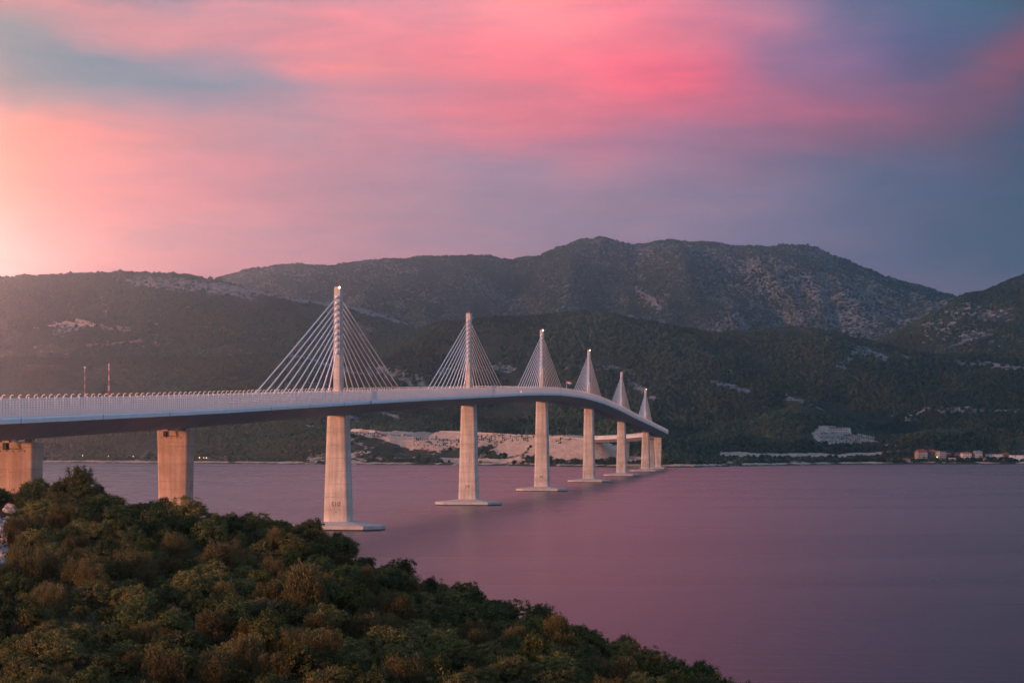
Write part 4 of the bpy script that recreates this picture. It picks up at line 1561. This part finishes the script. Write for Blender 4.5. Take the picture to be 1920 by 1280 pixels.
def forest(name, pts, sizes, label):
    me = bpy.data.meshes.new(name)
    me.vertices.add(len(pts))
    me.vertices.foreach_set('co', np.asarray(pts, np.float32).ravel())
    a = me.attributes.new('size', 'FLOAT', 'POINT')
    a.data.foreach_set('value', np.asarray(sizes, np.float32))
    me.materials.append(M['forest'])
    o = link(name, me)
    ng = bpy.data.node_groups.new(name + '_nodes', 'GeometryNodeTree')
    ng.interface.new_socket('Geometry', in_out='INPUT', socket_type='NodeSocketGeometry')
    ng.interface.new_socket('Geometry', in_out='OUTPUT', socket_type='NodeSocketGeometry')
    N, L = ng.nodes, ng.links
    gi, go = N.new('NodeGroupInput'), N.new('NodeGroupOutput')
    join = N.new('GeometryNodeJoinGeometry')
    idn = N.new('GeometryNodeInputIndex')
    mod = N.new('FunctionNodeIntegerMath'); mod.operation = 'MODULO'
    L.new(idn.outputs[0], mod.inputs[0]); mod.inputs[1].default_value = 3
    att = N.new('GeometryNodeInputNamedAttribute'); att.data_type = 'FLOAT'; att.inputs['Name'].default_value = 'size'
    rv = N.new('FunctionNodeRandomValue'); rv.data_type = 'FLOAT_VECTOR'
    rv.inputs[0].default_value = (-0.1, -0.1, 0); rv.inputs[1].default_value = (0.1, 0.1, 6.28)
    for k in range(3):
        ico = N.new('GeometryNodeMeshIcoSphere'); ico.inputs['Radius'].default_value = 1.0; ico.inputs['Subdivisions'].default_value = 2
        nz = N.new('ShaderNodeTexNoise'); nz.inputs['Scale'].default_value = 1.7 + 0.5 * k; nz.inputs['Detail'].default_value = 2
        pos = N.new('GeometryNodeInputPosition')
        ad = N.new('ShaderNodeVectorMath'); ad.operation = 'ADD'; ad.inputs[1].default_value = (k * 3.1, k * 1.7, 0)
        L.new(pos.outputs[0], ad.inputs[0]); L.new(ad.outputs[0], nz.inputs['Vector'])
        sb = N.new('ShaderNodeVectorMath'); sb.operation = 'SUBTRACT'; sb.inputs[1].default_value = (0.5, 0.5, 0.5)
        L.new(nz.outputs['Color'], sb.inputs[0])
        scn = N.new('ShaderNodeVectorMath'); scn.operation = 'SCALE'; scn.inputs['Scale'].default_value = 1.7
        L.new(sb.outputs[0], scn.inputs[0])
        sp = N.new('GeometryNodeSetPosition')
        L.new(ico.outputs['Mesh'], sp.inputs['Geometry']); L.new(scn.outputs[0], sp.inputs['Offset'])
        tf = N.new('GeometryNodeTransform'); tf.inputs['Scale'].default_value = (1, 1, (0.95, 1.2, 0.75)[k]); tf.inputs['Translation'].default_value = (0, 0, 0.35)
        L.new(sp.outputs[0], tf.inputs['Geometry'])
        sm = N.new('GeometryNodeSetMaterial'); sm.inputs['Material'].default_value = M['forest']
        L.new(tf.outputs[0], sm.inputs['Geometry'])
        eq = N.new('FunctionNodeCompare'); eq.data_type = 'INT'; eq.operation = 'EQUAL'
        L.new(mod.outputs[0], eq.inputs[2]); eq.inputs[3].default_value = k
        iop = N.new('GeometryNodeInstanceOnPoints')
        L.new(gi.outputs[0], iop.inputs['Points']); L.new(eq.outputs[0], iop.inputs['Selection']); L.new(sm.outputs[0], iop.inputs['Instance'])
        L.new(rv.outputs[0], iop.inputs['Rotation']); L.new(att.outputs['Attribute'], iop.inputs['Scale'])
        L.new(iop.outputs[0], join.inputs[0])
    L.new(join.outputs[0], go.inputs[0])
    md = o.modifiers.new('woods', 'NODES')
    md.node_group = ng
    tag(o, label, 'woods', kind='stuff')
    return o


def scatter_far():
    u, r, X, Y, Z, PX, PY, rock, bare, Ys = FAR
    rows, cols = X.shape
    # visibility from the camera, column by column, to keep trees where they count
    best = np.minimum.accumulate(PY, axis=0)
    vis = PY <= best + 5
    cells = (PX > -60) & (PX < 1980) & vis & (Z > 2.0)

    def place(mask, n, size, jit=1.0):
        ii, jj = np.nonzero(mask[:-1, :-1])
        # weight by world area
        area = np.abs(X[ii, jj + 1] - X[ii, jj]) * np.hypot(Y[ii + 1, jj] - Y[ii, jj], Z[ii + 1, jj] - Z[ii, jj])
        pk = RNG.choice(len(ii), n, p=area / area.sum())
        i, j = ii[pk], jj[pk]
        a, b = RNG.uniform(size=n), RNG.uniform(size=n)
        f = lambda A: A[i, j] * (1 - a) * (1 - b) + A[i + 1, j] * a * (1 - b) + A[i, j + 1] * (1 - a) * b + A[i + 1, j + 1] * a * b
        p = np.stack([f(X), f(Y), f(Z)], 1)
        s = RNG.uniform(size[0], size[1], n) * RNG.uniform(0.7, 1.2, n)
        keep = (f(rock) + RNG.normal(size=n) * 0.15 < 0.62) & (f(bare) + RNG.normal(size=n) * 0.06 < 0.40)
        keep &= fbm(p[:, 0], p[:, 1], 85, 3, 0.55, 97) > -0.36
        return p[keep], s[keep]

    D = Y - Ys[None]
    p, s = place(cells & (D < 330), 16000, (1.4, 3.6))
    # scattered low bushes on the bare earth of the banks
    forest('shore_scrub', p, s, 'dark scrub and low trees along the far shore')
    p, s = place(cells & (D >= 330) & (Y < 4300), 52000, (2.2, 4.2))
    forest('hill_woods', p, s, 'dark green woods covering the nearer hills')
    p, s = place(cells & (Y >= 4300) & (Y < 5350), 26000, (2.4, 4.6))
    # taller trees standing along the left skyline
    pu = RNG.uniform(-30, 420, 90)
    pY = RNG.uniform(4740, 4830, 90)
    ph = np.array([ground_far(a_, b_) for a_, b_ in zip(pu, pY)])
    p = np.concatenate([p, np.stack([(pu - CX) / F * pY, pY, ph + 1.0], 1)])
    s = np.concatenate([s, RNG.uniform(3.5, 6.5, 90)])
    forest('ridge_woods', p, s, 'brownish woods on the hill behind the bridge approach')
    p, s = place(cells & (Y >= 5350), 30000, (2.2, 4.4))
    forest('mountain_scrub', p, s, 'sparse dark scrub on the bare mountain')
    # bushes dotted on the embankment
    ii, jj = np.nonzero((bare > 0.85) & (D > 90) & (D < 165) & vis & (PX > 620) & (PX < 1140))
    pk = RNG.choice(len(ii), 1100)
    i, j = ii[pk], jj[pk]
    keep = fbm(X[i, j], Y[i, j], 30, 2, seed=95) > -0.1
    i, j = i[keep], j[keep]
    forest('embankment_bushes', np.stack([X[i, j], Y[i, j], Z[i, j]], 1), RNG.uniform(0.4, 1.25, len(i)), 'small dark bushes dotted over the pale embankment')


scatter_far()

# ------------------------------------------------------------------ road leaving the bridge
mb = MB()
rs = list(np.arange(S_END - 1, 2361, 14.0))
mb.loft([[off(s, a, b) for a, b in ((-5.5, -0.3), (5.5, -0.3), (5.5, -0.75), (-5.5, -0.75))] for s in rs])
tag(mb.build('road', M['asphalt']), 'asphalt road leaving the far end of the bridge', 'road', kind='structure')
mb = MB()
for sg in (1, -1):
    mb.loft([[off(s, a, b) for a, b in ((sg * 5.9, 0.75), (sg * 6.2, 0.75), (sg * 6.2, -0.8), (sg * 5.9, -0.8))] for s in rs])
ab = empty('road_parapet', cl(S_END)[0])
tag(ab, 'pale concrete parapets along the road beyond the bridge end', 'parapet')
for sg in (1, -1):
    m2 = MB()
    m2.loft([[off(s, a, b) - cl(S_END)[0] for a, b in ((sg * 5.9, 0.75), (sg * 6.2, 0.75), (sg * 6.2, -0.8), (sg * 5.9, -0.8))] for s in rs])
    m2.build('parapet_wall', M['cap'], ab)
p, f, r = frame(S_END)
mb = MB()
mb.box((0, 3.0, p.z - 7), (22.8, 8, 13.2), Matrix.Translation((p.x, p.y, 0)) @ Matrix.Rotation(-cl(S_END)[1], 4, 'Z'))
bput(mb, 'abutment', M['concrete'])
# abutment at the near end
p, f, r = frame(S_START)
mb = MB()
mb.box((0, -3.0, p.z - 8), (22.8, 8, 15.2), Matrix.Translation((p.x, p.y, 0)) @ Matrix.Rotation(-cl(S_START)[1], 4, 'Z'))
bput(mb, 'abutment', M['concrete'])


# ------------------------------------------------------------------ far things
def find_far(px, py, y0, y1_):
    Yv = np.arange(y0, y1_, 6.0)[:, None]
    z = far_height(np.array([float(px)]), Yv)[:, 0]
    q = HY - (z - CH) / Yv[:, 0] * F
    k = np.argmax(q <= py)
    if q[k] > py: k = len(q) - 1
    return Vector(((px - CX) / F * Yv[k, 0], Yv[k, 0], float(z[k])))


def shore_spot(px, d):
    Y = float(shore(np.array([float(px)]))[0]) + d
    return Vector(((px - CX) / F * Y, Y, max(1.5, ground_far(px, Y))))


def part(name, m, parent, boxes=(), tubes=()):
    mb = MB()
    for c, s in boxes: mb.box(c, s)
    for pts, rad in tubes: mb.tube(pts, rad, 6)
    return mb.build(name, m, parent)


def gable(name, m, parent, w, d, z, h, over=0.5, hip=0.0, cx_=0, cy_=0):
    mb = MB()
    a, b = w / 2 + over, d / 2 + over
    hx_ = a * hip
    vs = [(cx_ - a, cy_ - b, z), (cx_ + a, cy_ - b, z), (cx_ + a, cy_ + b, z), (cx_ - a, cy_ + b, z), (cx_ - a + hx_, cy_, z + h), (cx_ + a - hx_, cy_, z + h)]
    vs += [(x, y, q - 0.25) for x, y, q in vs[:4]]
    mb.add(vs, [(0, 1, 5, 4), (2, 3, 4, 5), (1, 2, 5), (3, 0, 4), (6, 9, 8, 7), (0, 6, 7, 1), (1, 7, 8, 2), (2, 8, 9, 3), (3, 9, 6, 0)])
    return mb.build(name, m, parent)


def windows(parent, w, d, z0, floors, cols, fh=3.0, ww=1.2, wh=1.5, m='glass', side=True, frame_m='white'):
    for fl in range(floors):
        for c in range(cols):
            x = -w / 2 + w * (c + 0.5) / cols
            z = z0 + fl * fh + fh * 0.55
            o = part('window', M[frame_m], parent, [((x, -d / 2 - 0.06, z), (ww + 0.3, 0.12, wh + 0.3))])
            part('pane', M[m], o, [((x, -d / 2 - 0.14, z), (ww, 0.06, wh))])
    if side:
        for fl in range(floors):
            for c in range(2):
                y = -d / 2 + d * (c + 0.5) / 2
                z = z0 + fl * fh + fh * 0.55
                o = part('window', M[frame_m], parent, [((-w / 2 - 0.06, y, z), (0.12, ww + 0.3, wh + 0.3))])
                part('pane', M[m], o, [((-w / 2 - 0.14, y, z), (0.06, ww, wh))])


def house(px, dshore, wpx, floors, wall, roof, label, cols=3, rz=0.0, depth=9, hip=0.35, rh=2.4, balcony=False, fh=3.0, chimney=True):
    p = shore_spot(px, dshore)
    w = wpx * p.y / F
    o = empty('house', p, rz)
    h = floors * fh
    part('wall', M[wall], o, [((0, 0, h / 2 - 2), (w, depth, h + 4))])
    windows(o, w, depth, 0, floors, cols, fh)
    if roof == 'flat':
        part('roof', M['greyroof'], o, [((0, 0, h + 0.2), (w + 0.8, depth + 0.8, 0.4))])
    else:
        rf = gable('roof', M[roof], o, w, depth, h + 0.02, rh, hip=hip)
        if chimney: part('chimney', M['cream'], rf, [((w * 0.2, 1.0, h + rh * 0.9), (0.7, 0.7, 1.6))])
    part('door', M['brownwall'], o, [((w * 0.08, -depth / 2 - 0.05, 1.05), (1.1, 0.1, 2.1))])
    if balcony:
        for fl in range(1, floors):
            part('balcony', M['white'], o, [((0, -depth / 2 - 0.7, fl * fh), (w * 0.92, 1.3, 0.16)), ((0, -depth / 2 - 1.3, fl * fh + 0.5), (w * 0.92, 0.08, 0.9))])
    tag(o, label, 'house', 'houses along the far right shore')
    return o


house(1727, 34, 19, 4, 'ochre', 'tile', 'tall ochre waterfront house with a steep red roof, first of the shore village', 5, R(18), 11, 0.3, 3.4, True)
house(1748, 42, 11, 4, 'brownwall', 'tile', 'narrow brown house with white windows between the two ochre houses', 3, R(6), 9, 0.4, 2.2)
house(1764, 30, 14, 4, 'ochre', 'flat', 'flat-roofed ochre house beside the bright shore lamp', 3, R(22), 10, balcony=True)
house(1785, 26, 12, 1, 'plaster', 'flat', 'low white boathouse at the waterline between the ochre and white houses', 3, R(5), 6)
house(1811, 36, 18, 3, 'plaster', 'tile', 'white three-storey house with dark balconies on the right shore', 4, R(8), 10, 0.4, 1.6, True)
house(1833, 40, 14, 3, 'cream', 'greyroof', 'cream house with a grey pitched roof on the right shore', 3, R(8), 9, 0.1, 3.0, True)
house(1864, 52, 30, 2, 'plaster', 'flat', 'long low white house behind the waterfront near the right edge', 6, R(4), 10, fh=3.4, balcony=True)
house(1909, 34, 30, 2, 'white', 'flat', 'modern white flat-roofed house with wide glass bands at the right edge', 2, R(4), 11, fh=3.6)
house(1700, 22, 12, 1, 'cream', 'tile', 'small cream shed with a red roof left of the ochre waterfront house', 2, R(4), 6, 0.3, 1.2, chimney=False)
house(1668, 20, 8, 1, 'plaster', 'flat', 'tiny white hut at the waterline left of the village', 1, 0, 5)
house(1846, 24, 6, 1, 'ochre', 'tile', 'tiny ochre hut by the water below the long white house', 1, 0, 5, chimney=False)
house(1778, 48, 9, 2, 'brownwall', 'tile', 'small brown house half hidden by trees right of the flat-roofed ochre house', 2, R(10), 8)
house(1794, 44, 8, 2, 'cream', 'tile', 'small cream house behind the low white boathouse', 2, R(4), 8)
house(1884, 60, 12, 2, 'cream', 'tile', 'cream house with a red roof behind the orange sunshade', 3, R(6), 8)
house(1935, 44, 12, 2, 'plaster', 'tile', 'white house with a red roof cut by the right edge', 3, R(6), 9)
p = shore_spot(1882, 14)
o = empty('sunshade', p)
tag(o, 'small orange sunshade on the shore left of the modern white house', 'sunshade')
mb = MB(); mb.loft([[(2.2 * math.cos(a), 2.2 * math.sin(a), 2.2) for a in np.arange(0, 6.2, 0.785)], [(0.1 * math.cos(a), 0.1 * math.sin(a), 3.3) for a in np.arange(0, 6.2, 0.785)]])
mb.build('canopy', M['ochre'], o)
part('pole', M['white'], o, tubes=[([(0, 0, -0.5), (0, 0, 3.2)], 0.08)])

# villa on its vineyard
vp = find_far(1570, 811, 2900, 3500)
villa = empty('villa', vp, R(-2))
tag(villa, 'long white villa with red roof above terraced vines on the hillside', 'villa')
k = vp.y / F
L_ = 44 * k
part('wall', M['plaster'], villa, [((2, 0, 1.2), (L_, 12, 8.6))])
part('wing', M['plaster'], villa, [((L_ * 0.36, -1.5, 1.4), (L_ * 0.3, 12.4, 9.2))])
part('terrace_wall', M['cap'], villa, [((0, -9, -2.2), (L_ * 1.15, 0.8, 3.4))])
rf = gable('roof', M['tile'], villa, L_ * 0.8, 12, 5.52, 2.0, 0.6, 0.12, 3, 0)
part('chimney', M['plaster'], rf, [((-L_ * 0.18, 0, 7.4), (0.9, 0.9, 2.2))])
for fl in range(2):
    for c in range(8):
        x = -L_ * 0.46 + L_ * 0.86 * (c + 0.5) / 8 + 1.0
        yy = -7.75 if x > L_ * 0.21 else -6.05
        w_ = part('window', M['seam'], villa, [((x, yy, -0.9 + fl * 3.9), (2.2, 0.14, 2.0))])
        part('pane', M['glass'], w_, [((x, yy - 0.1, -0.9 + fl * 3.9), (1.8, 0.06, 1.6))])
pv = empty('pavilion', vp + Vector((-L_ * 0.5 - 5.5, -3, -1.5)), R(-2))
tag(pv, 'blue covered pavilion beside the white villa', 'pavilion')
part('roof', M['blue'], pv, [((0, 0, 4.2), (9.5, 7, 0.9))])
part('panel', M['blue'], pv, [((-1, 1, 2.2), (6.0, 4.5, 3.2))])
for a in (-1, 1):
    for b in (-1, 1): part('post', M['white'], pv, tubes=[([(a * 4.4, b * 3.2, -3), (a * 4.4, b * 3.2, 3.9)], 0.15)])


def vines():
    Q = []
    for row in range(7):
        for px in np.arange(1540, 1640 - row * 2, 3.4):
            py = 813 + row * 2.6 + 0.0 * px + max(0, px - 1600) * 0.18
            p = find_far(px, py, 2850, 3500)
            Q.append(tuple(p))
    forest('vines', np.array(Q), RNG.uniform(0.7, 1.25, len(Q)), 'rows of low dark vines on the terraces below the white villa')


vines()
tr = empty('terrace', vp + Vector((0, -6, -3)))
tag(tr, 'pale stepped terrace walls curving below the white villa', 'terraces')
for row in range(6):
    pts = []
    for px in np.arange(1530 + row * 3, 1642 + row * 4, 5.0):
        py = 812.5 + row * 3.6 + max(0, px - 1595) * 0.20
        pts.append(find_far(px, py, 2850, 3500))
    m2 = MB()
    m2.loft([[q - tr.location + Vector(o_) for o_ in ((0, -0.4, 1.7), (0, 0.4, 1.7), (0, 0.4, -1.5), (0, -0.4, -1.5))] for q in pts])
    m2.build('terrace_wall', M['cap'], tr)

# radio masts behind the bridge on the left hill
mp = find_far(159, 752, 3000, 3900)
ms = mp.y / F
mast = empty('radio_mast', mp)
tag(mast, 'slim red and white radio mast, the left and shorter of two', 'mast')
Hm = 62 * ms
for i in range(8):
    part('section', M['white' if i % 2 else 'red'], mast, tubes=[([(0, 0, Hm * i / 8 - (2 if i == 0 else 0)), (0, 0, Hm * (i + 1) / 8)], 0.55)])
part('antenna_drum', M['white'], mast, [((0, 0, Hm + 1.2), (3.2, 3.2, 3.4))])
for a in range(3):
    part('panel_antenna', M['white'], mast, [((1.9 * math.cos(a * 2.1), 1.9 * math.sin(a * 2.1), Hm + 0.8), (0.5, 0.5, 2.6))])
mp = find_far(204, 752, 3000, 3900)
mast = empty('radio_mast', mp)
tag(mast, 'tall red and white lattice radio mast on splayed legs, the right of two', 'mast')
Hm = 69 * ms
mb_b = []
for i in range(7):
    z0, z1 = Hm * i / 7 - (2 if i == 0 else 0), Hm * (i + 1) / 7
    tb = []
    r0, r1 = (3.3 - 0.5 * i * 1.0) * 0.8 if i < 5 else 0.9, (3.3 - 0.5 * (i + 1)) * 0.8 if i < 4 else 0.9
    L3 = [(math.cos(a), math.sin(a)) for a in (0.5, 2.6, 4.7)]
    for q, (cx_, sx_) in enumerate(L3):
        tb.append(([(cx_ * r0, sx_ * r0, z0), (cx_ * r1, sx_ * r1, z1)], 0.34))
        c2, s2 = L3[(q + 1) % 3]
        for e in range(3):
            za, zb = z0 + (z1 - z0) * e / 3, z0 + (z1 - z0) * (e + 1) / 3
            ra, rb = r0 + (r1 - r0) * e / 3, r0 + (r1 - r0) * (e + 1) / 3
            tb.append(([(cx_ * ra, sx_ * ra, za), (c2 * rb, s2 * rb, zb)], 0.14))
    part('section', M['red' if i in (1, 3, 5) else 'white'] if i else M['seam'], mast, tubes=tb)
for z in (Hm - 8, Hm + 0.5):
    part('antenna_drum', M['white'], mast, [((0.4, -1.2, z), (2.4, 1.6, 3.0))])
part('equipment_hut', M['plaster'], mast, [((-7, -2, 0.5), (5, 4, 4.5))])

# street lamps, trucks and containers on the embankment
PLAT = lambda px, dd=188: (lambda Y: Vector(((px - CX) / F * Y, Y, ground_far(px, Y))))(float(shore(np.array([float(px)]))[0]) + dd)


def copy_tree(o, parent=None):
    c = o.copy()
    COL.objects.link(c)
    c.parent = parent
    for ch in list(o.children): copy_tree(ch, c)
    return c


lamp0 = None
for i, px in enumerate((665, 678, 694, 703, 713, 731, 748, 756, 771, 789, 803, 818, 832, 846, 916, 940, 963, 970, 985, 1045, 1062)):
    p = PLAT(px, 222) if px < 900 else PLAT(px, 215)
    if lamp0 is None:
        lamp0 = empty('lamp_post', p)
        part('pole', M['greyroof'], lamp0, tubes=[([(0, 0, -1.5), (0, 0, 11.2)], 0.16)])
        part('arm', M['greyroof'], lamp0, tubes=[([(0, 0, 11.1), (1.6, 0, 11.6)], 0.11)])
        part('lamp_head', M['white'], lamp0, [((1.9, 0, 11.62), (1.0, 0.45, 0.2))])
        o = lamp0
    else:
        o = copy_tree(lamp0)
        o.location = p
    tag(o, 'thin grey lamp post standing on the road plateau above the pale embankment', 'lamp post', 'lamp posts along the far road')


def truck(px, length, trailer, cab, label, flip=1):
    p = PLAT(px, 164)
    o = empty('truck', p)
    o.scale = (1.25, 1.25, 1.25)
    part('trailer', M[trailer], o, [((-1.6, 0, 2.55), (length - 3.4, 2.5, 3.0))])
    part('chassis', M['black'], o, [((0, 0, 0.85), (length, 1.0, 0.3))])
    cb = part('cab', M[cab], o, [((length / 2 - 1.5, 0, 1.75), (2.4, 2.45, 2.7))])
    part('windscreen', M['glass'], cb, [((length / 2 - 0.28, 0, 2.4), (0.08, 2.2, 1.0)), ((length / 2 - 1.1, -1.24, 2.4), (1.2, 0.06, 0.8))])
    for wx_ in (length / 2 - 1.4, -length / 2 + 1.2, -length / 2 + 2.4, length / 2 - 3.8):
        for wy_ in (-1.05, 1.05):
            part('wheel', M['black'], o, tubes=[([(wx_, wy_ - 0.15, 0.5), (wx_, wy_ + 0.15, 0.5)], 0.52)])
    tag(o, label, 'truck', 'trucks parked on the embankment')


truck(672, 16.5, 'white', 'white', 'white truck parked on the embankment just right of the S10 pier')
truck(687, 15.0, 'cream', 'white', 'truck with a brown trailer and white cab, middle of three parked trucks')
truck(700, 10.0, 'white', 'red', 'short truck with a red cab, rightmost of three parked trucks')


def container(px, w, h, mk, label):
    p = PLAT(px, 166)
    o = empty('container', p)
    o.scale = (1, 1, 1.2)
    part('body', M[mk], o, [((0, 0, h / 2), (w, 3, h))])
    part('door', M['seam'], o, [((w / 2 - 0.9, -1.55, h * 0.45), (1.2, 0.1, h * 0.75))])
    part('frame', M['seam'], o, [((0, -1.53, h - 0.12), (w + 0.1, 0.1, 0.2)), ((0, -1.53, 0.1), (w + 0.1, 0.1, 0.2))])
    for q in range(int(w / 1.1)):
        part('rib', M[mk], o, [((-w / 2 + 0.6 + q * 1.1, -1.54, h / 2), (0.25, 0.08, h * 0.82))])
    tag(o, label, 'container', 'site containers on the embankment')


container(755, 3.0, 3.4, 'white', 'short white site container at the left end of the row')
container(759, 3.2, 3.4, 'black', 'dark site container next to the white one')
container(767.5, 8.6, 3.2, 'blue', 'bright blue site container on the embankment')
container(781, 9.8, 2.6, 'greyroof', 'long grey site container right of the blue one')
container(806, 5.5, 1.8, 'white', 'low white site container beside the blue sign')
p = PLAT(793, 180)
ex = empty('excavator', p)
tag(ex, 'pale excavator with raised arm on the embankment between the containers', 'excavator')
part('track', M['black'], ex, [((0, -1.2, 0.45), (4.0, 0.6, 0.9)), ((0, 1.2, 0.45), (4.0, 0.6, 0.9))])
cb = part('body', M['cream'], ex, [((-0.6, 0, 1.9), (3.4, 2.6, 1.5))])
part('cab', M['cream'], ex, [((0.6, -0.7, 2.9), (1.5, 1.2, 2.2))])
part('arm', M['cream'], ex, tubes=[([(1.0, 0, 2.2), (4.0, 0, 5.6), (7.6, 0, 6.6)], [0.4, 0.35, 0.3])])
part('bucket', M['seam'], ex, [((8.0, 0, 6.2), (1.2, 1.2, 1.0))])
p = PLAT(818, 182)
sg_ = empty('road_sign', p)
tag(sg_, 'tall blue road sign on the embankment right of the containers', 'sign')
part('panel', M['blue'], sg_, [((0, 0, 4.2), (2.6, 0.12, 4.2))])
for a in (-0.8, 0.8): part('post', M['greyroof'], sg_, tubes=[([(a, 0.12, -0.6), (a, 0.12, 6.2)], 0.09)])

# concrete barrier along the plateau edge
mb = MB()
pts = [PLAT(px, 158) + Vector((0, 0, 0.2)) for px in range(650, 870, 6)]
base = pts[0].copy()
mb.loft([[q - base + Vector((0, -0.25, 0.75)), q - base + Vector((0, 0.25, 0.75)), q - base + Vector((0, 0.25, -1.4)), q - base + Vector((0, -0.25, -1.4))] for q in pts])
o = mb.build('roadside_barrier', M['cap'], None, loc=base)
tag(o, 'pale concrete barrier along the top edge of the embankment', 'barrier')

# lit lamps on the left shore and in the village
lab = {155: 'lit shore lamp, leftmost under the bridge', 203: 'lit shore lamp, second from the left under the bridge', 250: 'lit shore lamp left of the bare concrete pier',
       374: 'lit shore lamp just right of the bare concrete pier', 382: 'lit shore lamp, middle of the three right of the bare pier',
       387: 'lit shore lamp, last of the three right of the bare pier', 1757: 'lit lamp in front of the narrow brown house'}
for px, d in ((155, 40), (203, 34), (250, 34), (374, 20), (382, 20), (387, 20), (1757, 22)):
    p = shore_spot(px, d)
    o = empty('shore_lamp', p)
    part('post', M['greyroof'], o, tubes=[([(0, 0, -0.6), (0, 0, 4.6)], 0.12)])
    mb = MB()
    n, rr = 8, 0.45
    mb.loft([[Vector((rr * math.sin(R(th)) * math.cos(2 * math.pi * q / n), rr * math.sin(R(th)) * math.sin(2 * math.pi * q / n), 5.1 + rr * math.cos(R(th)))) for q in range(n)] for th in (8, 50, 90, 130, 172)])
    mb.build('lamp_globe', M['lampglow'], o)
    tag(o, lab[px], 'lamp')


# ------------------------------------------------------------------ haze: the air over the strait
def haze_fn(t, out):
    v = t.n('ShaderNodeVolumePrincipled')
    v.inputs['Color'].default_value = (0.24, 0.80, 1.0, 1)
    v.inputs['Density'].default_value = HAZE
    v.inputs['Anisotropy'].default_value = 0.87
    t.t.links.new(v.outputs[0], out.inputs['Volume'])


HAZE = 1.05e-4
M['haze'] = mat('haze', haze_fn)
mb = MB()
mb.box((0, 3550, 385), (7000, 7900, 800))
hz = mb.build('haze', M['haze'])
tag(hz, 'thin evening haze over the strait and hills', 'haze', kind='stuff')
